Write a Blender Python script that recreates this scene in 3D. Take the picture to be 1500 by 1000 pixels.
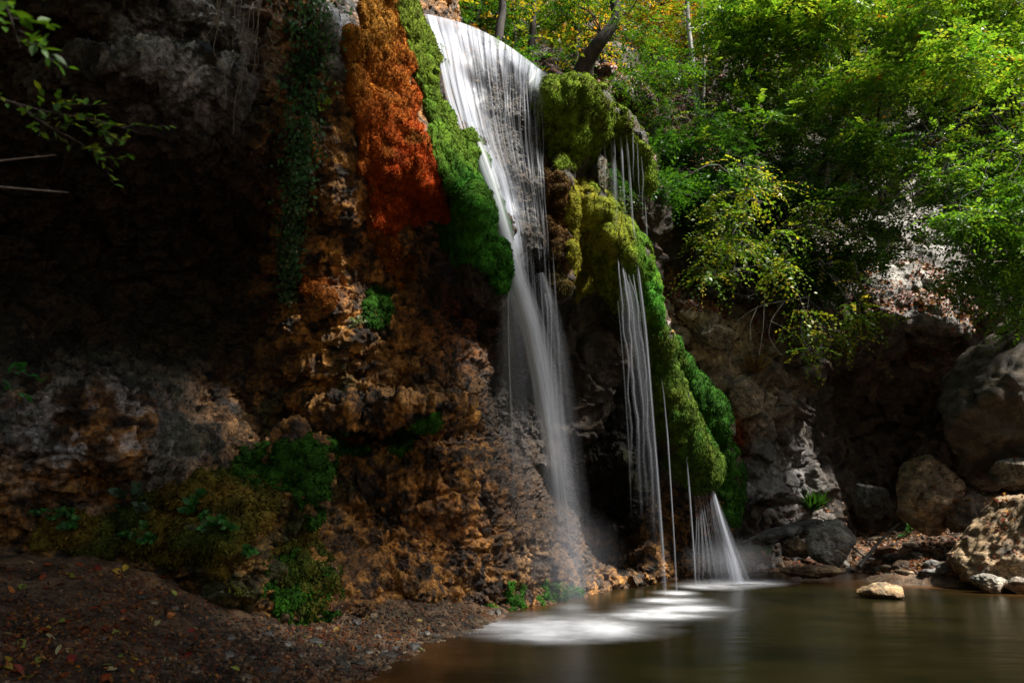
import bpy, math, random
import numpy as np
from mathutils import Vector

for o in list(bpy.data.objects): bpy.data.objects.remove(o)
SC = bpy.context.scene
COL = SC.collection
R = math.radians

# ------------------------------------------------------------------ camera
CAM_H, FPX, PITCH = 1.8, 1100.0, R(13.3)
cam_data = bpy.data.cameras.new("camera")
cam = bpy.data.objects.new("camera", cam_data); COL.objects.link(cam)
cam.location = (0, 0, CAM_H); cam.rotation_euler = (R(90) + PITCH, 0, 0)
cam_data.sensor_width = 36; cam_data.lens = 36 * FPX / 1500.0
cam_data.clip_start = 0.1; cam_data.clip_end = 500
cam_data.dof.use_dof = True; cam_data.dof.focus_distance = 16; cam_data.dof.aperture_fstop = 2.4
SC.camera = cam

# ------------------------------------------------------------------ sky and sun
SUN_DIR = Vector((0.56, -0.27, 0.80)).normalized()      # towards the sun
elev = math.asin(SUN_DIR.z); azim = math.atan2(SUN_DIR.x, SUN_DIR.y)
W = bpy.data.worlds.new("World"); SC.world = W; W.use_nodes = True
wn = W.node_tree; bg = wn.nodes["Background"]
sky = wn.nodes.new("ShaderNodeTexSky"); sky.sky_type = 'NISHITA'; sky.sun_disc = False
sky.sun_elevation = elev; sky.sun_rotation = azim; sky.air_density = 1.0; sky.dust_density = 2.0
wn.links.new(sky.outputs[0], bg.inputs[0]); bg.inputs[1].default_value = 0.05
sl = bpy.data.lights.new("sun", 'SUN'); sl.energy = 4.6; sl.angle = R(9); sl.color = (1, 0.95, 0.86)
so = bpy.data.objects.new("sun", sl); COL.objects.link(so)
so.rotation_euler = SUN_DIR.to_track_quat('Z', 'Y').to_euler(); so.location = (10, -5, 30)
SC.view_settings.view_transform = 'Standard'; SC.view_settings.look = 'None'
SC.view_settings.exposure = 1.35; SC.view_settings.gamma = 1
SC.cycles.max_bounces = 6; SC.cycles.transparent_max_bounces = 24
SC.cycles.diffuse_bounces = 2; SC.cycles.glossy_bounces = 2
try: SC.cycles.use_denoising = True
except Exception: pass

rng = np.random.default_rng(7); random.seed(7)

# ------------------------------------------------------------------ pixel <-> world
CP, SP = math.cos(PITCH), math.sin(PITCH)
def Pn(px, py, Y):
    px = np.asarray(px, float); py = np.asarray(py, float); Y = np.asarray(Y, float)
    u = (px - 750) / FPX; v = (500 - py) / FPX
    y = CP - v * SP; z = SP + v * CP; s = Y / y
    return np.stack([u * s, Y + 0 * s, CAM_H + z * s], -1)
def P(px, py, Y): return Vector(Pn(px, py, Y))
def PZ(px, py, z=0.0):
    u = (px - 750) / FPX; v = (500 - py) / FPX
    s = (z - CAM_H) / (SP + v * CP)
    return Vector((u * s, (CP - v * SP) * s, z))
def proj(p):
    x = p[..., 0]; y = p[..., 1]; z = p[..., 2] - CAM_H
    d = np.maximum(y * CP + z * SP, 0.05); up = -y * SP + z * CP
    return 750 + FPX * x / d, 500 - FPX * up / d

# ------------------------------------------------------------------ noise
def _h(ix, iy, iz, seed):
    h = (ix.astype(np.uint32) * np.uint32(374761393) + iy.astype(np.uint32) * np.uint32(668265263)
         + iz.astype(np.uint32) * np.uint32(2147483647) + np.uint32((seed * 974634777 + 12345) & 0xffffffff))
    h = (h ^ (h >> np.uint32(13))) * np.uint32(1274126177)
    h = (h ^ (h >> np.uint32(15))) * np.uint32(2246822519)
    return ((h ^ (h >> np.uint32(16))) & np.uint32(0xffffff)).astype(np.float32) / np.float32(16777215.0)
def vnoise(p, seed=0):
    with np.errstate(over='ignore'):
        f0 = np.floor(p); i = f0.astype(np.int64); f = (p - f0).astype(np.float32)
        f = f * f * f * (f * (f * 6 - 15) + 10)
        x, y, z = i[..., 0], i[..., 1], i[..., 2]; fx, fy, fz = f[..., 0], f[..., 1], f[..., 2]
        def L(a, b, t): return a + (b - a) * t
        c = [[[_h(x + a, y + b, z + d, seed) for d in (0, 1)] for b in (0, 1)] for a in (0, 1)]
        r = L(L(L(c[0][0][0], c[1][0][0], fx), L(c[0][1][0], c[1][1][0], fx), fy),
              L(L(c[0][0][1], c[1][0][1], fx), L(c[0][1][1], c[1][1][1], fx), fy), fz)
    return r * 2 - 1
ROT = np.array([[0.36, 0.48, -0.8], [-0.8, 0.6, 0.0], [0.48, 0.64, 0.6]])
def fbm(p, octv=4, gain=0.5, seed=0):
    a = 1.0; s = 0; n = 0; p = np.asarray(p, float)
    for k in range(octv):
        s = s + a * vnoise(p, seed + k); n += a; a *= gain; p = p @ ROT * 2.03
    return s / n
def ridged(p, octv=4, gain=0.55, seed=0):
    a = 1.0; s = 0; n = 0; p = np.asarray(p, float)
    for k in range(octv):
        v = 1 - np.abs(vnoise(p, seed + k)) * 2; s = s + a * v; n += a; a *= gain; p = p @ ROT * 2.1
    return s / n
def worley(p, seed=0):
    """distance to nearest, gap to second, random value and the facet tilt of the nearest cell"""
    f0 = np.floor(p).astype(np.int64); n = p.shape[0]
    d1 = np.full(n, 9.0, np.float32); d2 = np.full(n, 9.0, np.float32); idv = np.zeros(n, np.float32); til = np.zeros(n, np.float32)
    with np.errstate(over='ignore'):
        for a in (-1, 0, 1):
            for b in (-1, 0, 1):
                for c in (-1, 0, 1):
                    ix, iy, iz = f0[:, 0] + a, f0[:, 1] + b, f0[:, 2] + c
                    hx, hy, hz = _h(ix, iy, iz, seed), _h(ix, iy, iz, seed + 11), _h(ix, iy, iz, seed + 23)
                    ox, oy, oz = p[:, 0] - ix - hx, p[:, 1] - iy - hy, p[:, 2] - iz - hz
                    d = np.sqrt(ox * ox + oy * oy + oz * oz).astype(np.float32)
                    near = d < d1
                    d2 = np.where(near, d1, np.minimum(d2, d))
                    v = _h(ix, iy, iz, seed + 31)
                    t = ox * (hz * 2 - 1) + oy * (v * 2 - 1) + oz * (hx * 2 - 1)
                    d1 = np.where(near, d, d1); idv = np.where(near, v, idv); til = np.where(near, t, til)
    return d1, d2 - d1, idv, til

# ------------------------------------------------------------------ mesh helpers
def mesh_np(name, V, F, mat=None, col=None, parent=None, smooth=True, uv=None, attrs=None):
    V = np.asarray(V, np.float32); F = np.asarray(F, np.int32); k = F.shape[1]
    me = bpy.data.meshes.new(name)
    me.vertices.add(len(V)); me.vertices.foreach_set("co", V.ravel())
    me.loops.add(F.size); me.loops.foreach_set("vertex_index", F.ravel())
    me.polygons.add(len(F)); me.polygons.foreach_set("loop_start", np.arange(0, F.size, k, dtype=np.int32))
    if smooth: me.polygons.foreach_set("use_smooth", np.ones(len(F), bool))
    if col is not None:
        a = me.color_attributes.new("Col", 'FLOAT_COLOR', 'POINT')
        c = np.ones((len(V), 4), np.float32); c[:, :3] = col; a.data.foreach_set("color", c.ravel())
    if attrs:
        for n_, v_ in attrs.items():
            a = me.attributes.new(n_, 'FLOAT', 'POINT'); a.data.foreach_set("value", np.asarray(v_, np.float32))
    if uv is not None:
        u = me.uv_layers.new(name="UVMap"); u.data.foreach_set("uv", np.asarray(uv, np.float32)[F.ravel()].ravel())
    me.update(calc_edges=True); me.validate()
    if mat: me.materials.append(mat)
    o = bpy.data.objects.new(name, me); COL.objects.link(o)
    if parent: o.parent = parent
    return o
def empty(name, loc=(0, 0, 0)):
    e = bpy.data.objects.new(name, None); e.location = loc; e.empty_display_size = 0.2; COL.objects.link(e); return e
def tag(o, label=None, cat=None, group=None, kind=None):
    if label: o["label"] = label
    if cat: o["category"] = cat
    if group: o["group"] = group
    if kind: o["kind"] = kind
    return o
def set_origin(o, loc):
    """move a mesh object's origin to loc, geometry stays"""
    loc = Vector(loc); me = o.data
    c = np.empty(len(me.vertices) * 3, np.float32); me.vertices.foreach_get("co", c)
    c = c.reshape(-1, 3) - np.array(loc, np.float32); me.vertices.foreach_set("co", c.ravel()); o.location = loc; return o
def vnormals(V, F):
    a = V[F[:, 0]]; b = V[F[:, 1]]; c = V[F[:, 2]]; d = V[F[:, -1]] if F.shape[1] == 4 else a
    n = np.cross(c - a, d - b) if F.shape[1] == 4 else np.cross(b - a, c - a)
    N = np.zeros_like(V)
    for k in range(F.shape[1]):
        for j in range(3): N[:, j] += np.bincount(F[:, k], n[:, j], len(V))
    return N / np.maximum(np.linalg.norm(N, axis=1, keepdims=True), 1e-9)
def edges_of(F):
    k = F.shape[1]; E = np.concatenate([np.stack([F[:, i], F[:, (i + 1) % k]], 1) for i in range(k)])
    return E
def smooth_mesh(V, F, it=1, w=0.5):
    E = edges_of(F)
    deg = np.maximum(np.bincount(E[:, 0], minlength=len(V)) + np.bincount(E[:, 1], minlength=len(V)), 1)
    for _ in range(it):
        S = np.stack([np.bincount(E[:, 0], V[E[:, 1], j], len(V)) + np.bincount(E[:, 1], V[E[:, 0], j], len(V)) for j in range(3)], 1)
        V = V * (1 - w) + w * S / deg[:, None]
    return V
def smooth_attr(A, F, n, it=1, w=0.5):
    E = edges_of(F); deg = np.maximum(np.bincount(E[:, 0], minlength=n) + np.bincount(E[:, 1], minlength=n), 1)
    for _ in range(it):
        S = (np.bincount(E[:, 0], A[E[:, 1]], n) + np.bincount(E[:, 1], A[E[:, 0]], n)) / deg
        A = A * (1 - w) + w * S
    return A
def subdiv(V, F):
    n = len(V); E = edges_of(F); Es = np.sort(E, 1); key = Es[:, 0].astype(np.int64) * n + Es[:, 1]
    uk, first, inv = np.unique(key, return_index=True, return_inverse=True); inv = inv.ravel()
    mid = (V[Es[first, 0]] + V[Es[first, 1]]) / 2; cen = V[F].mean(1)
    m = len(F); e = [n + inv[i * m:(i + 1) * m] for i in range(4)]; c = n + len(uk) + np.arange(m)
    V2 = np.concatenate([V, mid, cen])
    F2 = np.concatenate([np.stack([F[:, i], e[i], c, e[(i + 3) % 4]], 1) for i in range(4)])
    return V2, F2
def compact(V, F, *extra):
    used = np.zeros(len(V), bool); used[F.ravel()] = True; idx = np.cumsum(used) - 1
    return (V[used], idx[F]) + tuple(x[used] for x in extra)
def surface_nets(S, origin, h):
    """S: scalar field, negative inside -> quads"""
    ins = S < 0; nx, ny, nz = S.shape
    cells = [ins[a:nx - 1 + a, b:ny - 1 + b, c:nz - 1 + c] for a in (0, 1) for b in (0, 1) for c in (0, 1)]
    s = sum(x.astype(np.int8) for x in cells); act = (s > 0) & (s < 8)
    I = np.argwhere(act); n = len(I); idx = -np.ones(act.shape, np.int64); idx[act] = np.arange(n)
    acc = np.zeros((n, 3)); cnt = np.zeros(n)
    cr = [(a, b, c) for a in (0, 1) for b in (0, 1) for c in (0, 1)]
    for p in cr:
        for ax in range(3):
            if p[ax] == 1: continue
            q = list(p); q[ax] = 1
            v0 = S[I[:, 0] + p[0], I[:, 1] + p[1], I[:, 2] + p[2]]; v1 = S[I[:, 0] + q[0], I[:, 1] + q[1], I[:, 2] + q[2]]
            cx = (v0 < 0) != (v1 < 0); t = np.where(cx, v0 / np.where(cx, v0 - v1, 1), 0)
            pos = np.tile(np.array(p, float), (n, 1)); pos[:, ax] += t
            acc += pos * cx[:, None]; cnt += cx
    V = (I + acc / np.maximum(cnt, 1)[:, None]) * h + np.array(origin)
    Fs = []
    for ax in range(3):
        o1, o2 = [(1, 2), (2, 0), (0, 1)][ax]
        sl0 = [slice(1, -1)] * 3; sl0[ax] = slice(0, -1); sl1 = [slice(1, -1)] * 3; sl1[ax] = slice(1, None)
        a = ins[tuple(sl0)]; b = ins[tuple(sl1)]
        for cond, flip in ((a & ~b, False), (~a & b, True)):
            J = np.argwhere(cond) + 1; J[:, ax] -= 1
            def g(d1, d2):
                K = J.copy(); K[:, o1] += d1; K[:, o2] += d2
                return idx[K[:, 0], K[:, 1], K[:, 2]]
            q = np.stack([g(-1, -1), g(0, -1), g(0, 0), g(-1, 0)], 1)
            if flip: q = q[:, ::-1]
            q = q[(q >= 0).all(1)]; Fs.append(q)
    return V, np.concatenate(Fs)
def rbf(pts, vals):
    pts = np.asarray(pts, float); vals = np.asarray(vals, float); n = len(pts)
    D = np.linalg.norm(pts[:, None] - pts[None], axis=2) - 0.05 * np.eye(n)
    A = np.zeros((n + 3, n + 3)); A[:n, :n] = D; A[:n, n] = 1; A[:n, n + 1:] = pts; A[n, :n] = 1; A[n + 1:, :n] = pts.T
    w = np.linalg.solve(A, np.concatenate([vals, [0, 0, 0]]))
    lo, hi = vals.min(), vals.max()
    def f(q):
        sh = q.shape[:-1]; q = q.reshape(-1, 2); out = np.empty(len(q))
        for i in range(0, len(q), 20000):
            d = np.linalg.norm(q[i:i + 20000, None] - pts[None], axis=2)
            out[i:i + 20000] = d @ w[:n] + w[n] + q[i:i + 20000] @ w[n + 1:]
        return np.clip(out, lo, hi).reshape(sh)
    return f
def in_poly(x, y, poly):
    ins = np.zeros(x.shape, bool); n = len(poly)
    for i in range(n):
        x0, y0 = poly[i]; x1, y1 = poly[(i + 1) % n]
        if y0 == y1: continue
        c = (y0 > y) != (y1 > y); ins ^= c & (x < (x1 - x0) * (y - y0) / (y1 - y0) + x0)
    return ins
def poly_dist(x, y, poly):
    d = np.full(x.shape, 1e9); n = len(poly)
    for i in range(n):
        x0, y0 = poly[i]; x1, y1 = poly[(i + 1) % n]; dx, dy = x1 - x0, y1 - y0
        t = np.clip(((x - x0) * dx + (y - y0) * dy) / (dx * dx + dy * dy + 1e-9), 0, 1)
        d = np.minimum(d, np.hypot(x - x0 - t * dx, y - y0 - t * dy))
    return np.where(in_poly(x, y, poly), d, -d)
def sstep(a, b, x):
    t = np.clip((x - a) / (b - a), 0, 1); return t * t * (3 - 2 * t)

# ------------------------------------------------------------------ materials
def mat_new(name):
    m = bpy.data.materials.new(name); m.use_nodes = True; nt = m.node_tree; nt.nodes.clear()
    out = nt.nodes.new("ShaderNodeOutputMaterial"); return m, nt, out
def nd(nt, typ, **kw):
    n = nt.nodes.new(typ)
    for k, v in kw.items():
        if k in n.inputs: n.inputs[k].default_value = v
        else: setattr(n, k, v)
    return n
def ramp(nt, src, stops):
    r = nt.nodes.new("ShaderNodeValToRGB"); el = r.color_ramp.elements
    while len(el) < len(stops): el.new(0.5)
    for e, (p, c) in zip(el, stops):
        e.position = p; e.color = (c, c, c, 1) if not hasattr(c, '__len__') else (*c, 1)
    nt.links.new(src, r.inputs[0]); return r
def rock_mat(name, bump=1.0, rough=(0.4, 0.85), var=(0.35, 1.7), scale=1.0, stretch=(1, 1, 1), spec=0.5, fleck=0.0):
    m, nt, out = mat_new(name); L = nt.links.new
    bs = nd(nt, "ShaderNodeBsdfPrincipled"); L(bs.outputs[0], out.inputs[0])
    tc = nd(nt, "ShaderNodeTexCoord"); mp = nd(nt, "ShaderNodeMapping"); L(tc.outputs["Object"], mp.inputs[0])
    mp.inputs["Scale"].default_value = stretch
    at = nd(nt, "ShaderNodeAttribute", attribute_name="Col")
    n1 = nd(nt, "ShaderNodeTexNoise", Scale=11.0 * scale, Detail=8.0, Roughness=0.78); L(mp.outputs[0], n1.inputs[0])
    n2 = nd(nt, "ShaderNodeTexNoise", Scale=2.2 * scale, Detail=5.0, Roughness=0.6); L(mp.outputs[0], n2.inputs[0])
    vo = nd(nt, "ShaderNodeTexVoronoi", Scale=22.0 * scale); L(mp.outputs[0], vo.inputs["Vector"])
    r1 = ramp(nt, n1.outputs[0], [(0.36, var[0]), (0.66, var[1])]); r2 = ramp(nt, n2.outputs[0], [(0.36, 0.35), (0.64, 1.55)])
    m1 = nd(nt, "ShaderNodeMix", data_type='RGBA', blend_type='MULTIPLY'); m1.inputs[0].default_value = 1
    L(at.outputs[0], m1.inputs[6]); L(r1.outputs[0], m1.inputs[7])
    m2 = nd(nt, "ShaderNodeMix", data_type='RGBA', blend_type='MULTIPLY'); m2.inputs[0].default_value = 1
    L(m1.outputs[2], m2.inputs[6]); L(r2.outputs[0], m2.inputs[7])
    last = m2.outputs[2]
    if fleck:
        n3 = nd(nt, "ShaderNodeTexNoise", Scale=26.0 * scale, Detail=4.0, Roughness=0.75); L(mp.outputs[0], n3.inputs[0])
        r3 = ramp(nt, n3.outputs[0], [(0.58, 0.0), (0.68, fleck)])
        m3 = nd(nt, "ShaderNodeMix", data_type='RGBA', blend_type='MIX'); L(r3.outputs[0], m3.inputs[0])
        L(last, m3.inputs[6]); m4 = nd(nt, "ShaderNodeMix", data_type='RGBA', blend_type='MULTIPLY'); m4.inputs[0].default_value = 1; L(at.outputs[0], m4.inputs[6]); m4.inputs[7].default_value = (3.4, 3.3, 2.9, 1); L(m4.outputs[2], m3.inputs[7]); last = m3.outputs[2]
    L(last, bs.inputs["Base Color"])
    rr = ramp(nt, n2.outputs[0], [(0.35, rough[0]), (0.65, rough[1])]); L(rr.outputs[0], bs.inputs["Roughness"])
    bs.inputs["Specular IOR Level"].default_value = spec
    b1 = nd(nt, "ShaderNodeBump", Strength=0.9 * bump, Distance=0.06); L(n1.outputs[0], b1.inputs["Height"])
    b2 = nd(nt, "ShaderNodeBump", Strength=0.5 * bump, Distance=0.03); L(vo.outputs[0], b2.inputs["Height"]); L(b1.outputs[0], b2.inputs["Normal"])
    L(b2.outputs[0], bs.inputs["Normal"])
    return m
def leaf_mat(name, trans=0.45, rough=0.45, spec=0.4):
    m, nt, out = mat_new(name); L = nt.links.new
    at = nd(nt, "ShaderNodeAttribute", attribute_name="Col")
    bs = nd(nt, "ShaderNodeBsdfPrincipled", Roughness=rough); bs.inputs["Specular IOR Level"].default_value = spec
    L(at.outputs[0], bs.inputs["Base Color"])
    tr = nd(nt, "ShaderNodeBsdfTranslucent"); g = nd(nt, "ShaderNodeMix", data_type='RGBA', blend_type='MULTIPLY')
    g.inputs[0].default_value = 1; g.inputs[7].default_value = (1.5, 1.35, 0.6, 1); L(at.outputs[0], g.inputs[6]); L(g.outputs[2], tr.inputs[0])
    mx = nd(nt, "ShaderNodeMixShader"); mx.inputs[0].default_value = trans
    L(bs.outputs[0], mx.inputs[1]); L(tr.outputs[0], mx.inputs[2]); L(mx.outputs[0], out.inputs[0]); return m
def moss_mat(name):
    m, nt, out = mat_new(name); L = nt.links.new
    bs = nd(nt, "ShaderNodeBsdfPrincipled", Roughness=0.9); L(bs.outputs[0], out.inputs[0])
    bs.inputs["Specular IOR Level"].default_value = 0.15
    tc = nd(nt, "ShaderNodeTexCoord"); at = nd(nt, "ShaderNodeAttribute", attribute_name="Col")
    n1 = nd(nt, "ShaderNodeTexNoise", Scale=26.0, Detail=5.0, Roughness=0.7); L(tc.outputs["Object"], n1.inputs[0])
    n2 = nd(nt, "ShaderNodeTexNoise", Scale=4.0, Detail=4.0, Roughness=0.6); L(tc.outputs["Object"], n2.inputs[0])
    r1 = ramp(nt, n1.outputs[0], [(0.3, 0.35), (0.72, 1.7)]); r2 = ramp(nt, n2.outputs[0], [(0.32, 0.6), (0.68, 1.35)])
    m1 = nd(nt, "ShaderNodeMix", data_type='RGBA', blend_type='MULTIPLY'); m1.inputs[0].default_value = 1
    L(at.outputs[0], m1.inputs[6]); L(r1.outputs[0], m1.inputs[7])
    m2 = nd(nt, "ShaderNodeMix", data_type='RGBA', blend_type='MULTIPLY'); m2.inputs[0].default_value = 1
    L(m1.outputs[2], m2.inputs[6]); L(r2.outputs[0], m2.inputs[7]); L(m2.outputs[2], bs.inputs["Base Color"])
    b1 = nd(nt, "ShaderNodeBump", Strength=1.0, Distance=0.05); L(n1.outputs[0], b1.inputs["Height"]); L(b1.outputs[0], bs.inputs["Normal"])
    return m
def bark_mat(name, c0, c1, scale=6.0):
    m, nt, out = mat_new(name); L = nt.links.new
    bs = nd(nt, "ShaderNodeBsdfPrincipled", Roughness=0.85); L(bs.outputs[0], out.inputs[0])
    tc = nd(nt, "ShaderNodeTexCoord"); mp = nd(nt, "ShaderNodeMapping"); mp.inputs["Scale"].default_value = (1, 1, 0.25)
    L(tc.outputs["Object"], mp.inputs[0])
    n1 = nd(nt, "ShaderNodeTexNoise", Scale=scale, Detail=6.0, Roughness=0.7); L(mp.outputs[0], n1.inputs[0])
    r1 = ramp(nt, n1.outputs[0], [(0.35, c0), (0.65, c1)]); L(r1.outputs[0], bs.inputs["Base Color"])
    b1 = nd(nt, "ShaderNodeBump", Strength=0.8, Distance=0.03); L(n1.outputs[0], b1.inputs["Height"]); L(b1.outputs[0], bs.inputs["Normal"])
    return m
def fall_mat(name, streak=30.0, vs=1.2, lo=0.42, hi=0.7, amin=0.0, amax=0.9):
    """white falling water: alpha attribute 'A' times long streaks that follow the strand (UV: u across, v along)"""
    m, nt, out = mat_new(name); L = nt.links.new
    uv = nd(nt, "ShaderNodeUVMap"); mp = nd(nt, "ShaderNodeMapping"); mp.inputs["Scale"].default_value = (streak, vs, 1); L(uv.outputs[0], mp.inputs[0])
    n1 = nd(nt, "ShaderNodeTexNoise", Scale=1.0, Detail=4.0, Roughness=0.6); L(mp.outputs[0], n1.inputs[0])
    r = ramp(nt, n1.outputs[0], [(lo, amin), (hi, amax)]); at = nd(nt, "ShaderNodeAttribute", attribute_name="A")
    mu = nd(nt, "ShaderNodeMath", operation='MULTIPLY'); L(r.outputs[0], mu.inputs[0]); L(at.outputs["Fac"], mu.inputs[1])
    di = nd(nt, "ShaderNodeBsdfDiffuse"); di.inputs[0].default_value = (0.64, 0.68, 0.78, 1)
    tl = nd(nt, "ShaderNodeBsdfTranslucent"); tl.inputs[0].default_value = (0.64, 0.68, 0.78, 1)
    gl = nd(nt, "ShaderNodeBsdfGlossy", Roughness=0.35); gl.inputs[0].default_value = (1, 1, 1, 1)
    m1 = nd(nt, "ShaderNodeMixShader"); m1.inputs[0].default_value = 0.35; L(di.outputs[0], m1.inputs[1]); L(tl.outputs[0], m1.inputs[2])
    m2 = nd(nt, "ShaderNodeMixShader"); m2.inputs[0].default_value = 0.02; L(m1.outputs[0], m2.inputs[1]); L(gl.outputs[0], m2.inputs[2])
    tp = nd(nt, "ShaderNodeBsdfTransparent"); m3 = nd(nt, "ShaderNodeMixShader")
    L(mu.outputs[0], m3.inputs[0]); L(tp.outputs[0], m3.inputs[1]); L(m2.outputs[0], m3.inputs[2]); L(m3.outputs[0], out.inputs[0]); return m

M_CLIFF = rock_mat("tufa_rock", bump=1.0, fleck=0.75, var=(0.06, 2.7), rough=(.3, .75), spec=.4)
M_WALL = rock_mat("limestone", bump=1.0, scale=0.7)
M_SOIL = rock_mat("soil", bump=0.9, rough=(0.6, 0.95), spec=0.3, fleck=0.35)
M_STONE = rock_mat("boulder_stone", bump=1.1, rough=(0.4, 0.85), scale=1.0, fleck=0.3, var=(0.25, 1.9), stretch=(1, 1, 1.8))
M_MOSS = moss_mat("moss")
M_LEAF = leaf_mat("leaf")
M_DRY = leaf_mat("dry_leaf", trans=0.25, rough=0.5)
M_BARK = bark_mat("dark_bark", (0.012, 0.009, 0.007), (0.06, 0.048, 0.038))
M_PALE = bark_mat("pale_bark", (0.10, 0.09, 0.075), (0.5, 0.48, 0.44), 9.0)
M_ROOT = bark_mat("root_bark", (0.10, 0.085, 0.075), (0.30, 0.27, 0.25))

# ------------------------------------------------------------------ the cliff with the waterfall alcove
CF = [ # px, py, depth
 (0,0,10),(150,0,10.3),(300,0,10.8),(420,0,11.6),(0,80,9.8),(100,110,9.7),(200,120,9.8),(280,90,10.3),(330,150,10.8),(250,150,10.3),(380,100,11.3),
 (0,200,12),(100,220,12.6),(200,220,12.8),(300,200,12.6),(380,220,12.9),(0,300,13.2),(150,320,14),(300,330,14.3),(370,330,14.3),(0,420,13.6),(150,430,14.4),(300,450,14.6),
 (0,500,13),(150,510,13.8),(260,520,14.2),(360,540,14.2),(300,600,13.8),
 (60,570,11.5),(150,590,11.3),(30,650,10.8),(130,660,10.8),(200,660,11.2),(90,730,10.8),(10,730,10.6),(230,700,11.9),(170,740,11.2),
 (450,100,12.0),(490,30,11.3),(500,100,11.8),(470,170,12.4),(480,240,12.6),(500,300,13),(460,330,13.4),(430,420,13.7),(420,500,13.9),
 (530,0,12.2),(540,120,12.7),(580,220,13.2),(620,270,13.5),(560,320,13.9),(530,380,14.1),(600,340,14),
 (585,0,12.7),(610,90,13.2),(640,180,13.6),(660,260,13.7),(690,290,13.9),(700,340,14),(725,370,14.2),(735,415,14.6),
 (640,60,14.6),(662,120,14.5),(700,80,15.2),(750,115,15.7),(800,150,16.3),(720,200,15.3),(760,300,15.8),(790,380,16.1),(740,300,15.3),(760,400,16.0),(820,300,16.7),(820,400,17.0),
 (630,380,16),(680,420,17),(700,470,17),(640,420,15.6),(740,490,18.5),(770,470,19.5),(800,480,21),(730,560,17.5),
 (500,450,13.9),(560,420,14.4),(600,480,14.4),(650,520,14.9),(690,560,15.3),(480,540,13.8),(560,560,13.9),(620,590,14.1),(700,595,15.4),(440,590,13.9),(520,610,13.9),
 (440,635,15.0),(520,640,15.2),(600,635,15.2),(650,615,15.3),(725,615,18),(780,600,23),
 (480,680,14.2),(560,680,14.2),(620,660,14.3),(690,690,14.7),(730,720,15.6),(700,800,15.3),(620,800,14.4),(540,780,14.2),(500,740,14.0),(745,620,20),
 (760,740,17.4),(800,790,17.6),(760,800,16.6),(760,860,16.4),(830,845,18.5),(880,845,20.5),(880,770,22),(950,830,21.5),(820,720,21.5),
 (400,660,12.8),(450,665,13.0),(380,720,12.5),(300,700,12.2),(250,730,11.8),(300,780,11.5),(330,820,11.5),(400,820,12.2),(430,880,12.0),(480,850,12.8),(220,780,11.3),(480,760,13.6),
 (860,500,24),(900,600,26),(840,620,23.5),(960,700,26),(900,470,23),(950,550,26),(860,700,23.5),(940,780,24.5),(900,400,21),(860,330,18.5),(900,250,20),(960,300,25),(1000,450,28),(1050,600,29),(1100,750,30),(1000,200,26)]
cw = Pn([c[0] for c in CF], [c[1] for c in CF], [c[2] for c in CF])
extra = np.array([(-13, 10, -1), (-13, 11.5, 5), (-13, 9, 12), (-13, 9, 18), (-7, 10.5, 17), (-3.5, 12.5, 17), (-1, 14.5, 15), (3, 17, 14), (8, 30, 0), (8, 30, 8), (8, 26, 15),
                  (-10, 10.6, -1), (-6, 11.6, -1), (-3, 12.8, -1), (0, 16.2, -1), (3, 21.5, -1)], float)
fp = np.concatenate([cw, extra]); FC = rbf(fp[:, [0, 2]], fp[:, 1])
H0 = 0.1
O1 = np.array([-13.0, 7.0, -1.0]); D1 = (np.array([7.6, 29.0, 17.0]) - O1)
n1 = (D1 / H0).astype(int)
gx, gy, gz = [O1[i] + np.arange(n1[i]) * H0 for i in range(3)]
XZ = np.stack(np.meshgrid(gx, gz, indexing='ij'), -1); Fg = FC(XZ)
S = np.empty(tuple(n1), np.float32)
X3, Z3 = np.meshgrid(gx, gz, indexing='ij')
for j, y in enumerate(gy):
    top = np.where(X3 < -1.0, 12.1 + 6 * sstep(-1.35, -1.9, X3), 12.1 - 0.0 * X3) + 0.05 * (y - 15)
    S[:, j, :] = np.maximum((Fg - y) * 0.55, Z3 - top)
def add_ell(S, c, r, k=0.35, rot=0.0, shear=0.0):
    """smooth union of an ellipsoid"""
    c = np.array(c); r = np.array(r, float); m = r.max() * 1.9 + k
    lo = np.clip(((c - m - O1) / H0).astype(int), 0, n1 - 1); hi = np.clip(((c + m - O1) / H0).astype(int) + 1, 1, n1)
    if (hi <= lo).any(): return
    q = np.stack(np.meshgrid(gx[lo[0]:hi[0]], gy[lo[1]:hi[1]], gz[lo[2]:hi[2]], indexing='ij'), -1) - c
    q[..., 0] -= shear * q[..., 2]
    if rot:
        cr, sr = math.cos(rot), math.sin(rot); x = q[..., 0] * cr + q[..., 1] * sr; q[..., 1] = -q[..., 0] * sr + q[..., 1] * cr; q[..., 0] = x
    k0 = np.linalg.norm(q / r, axis=-1); k1 = np.linalg.norm(q / (r * r), axis=-1)
    d = k0 * (k0 - 1) / np.maximum(k1, 1e-6); s = S[lo[0]:hi[0], lo[1]:hi[1], lo[2]:hi[2]]
    h = np.clip(0.5 + 0.5 * (s - d) / k, 0, 1); s[...] = s * (1 - h) + d * h - k * h * (1 - h)
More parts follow.
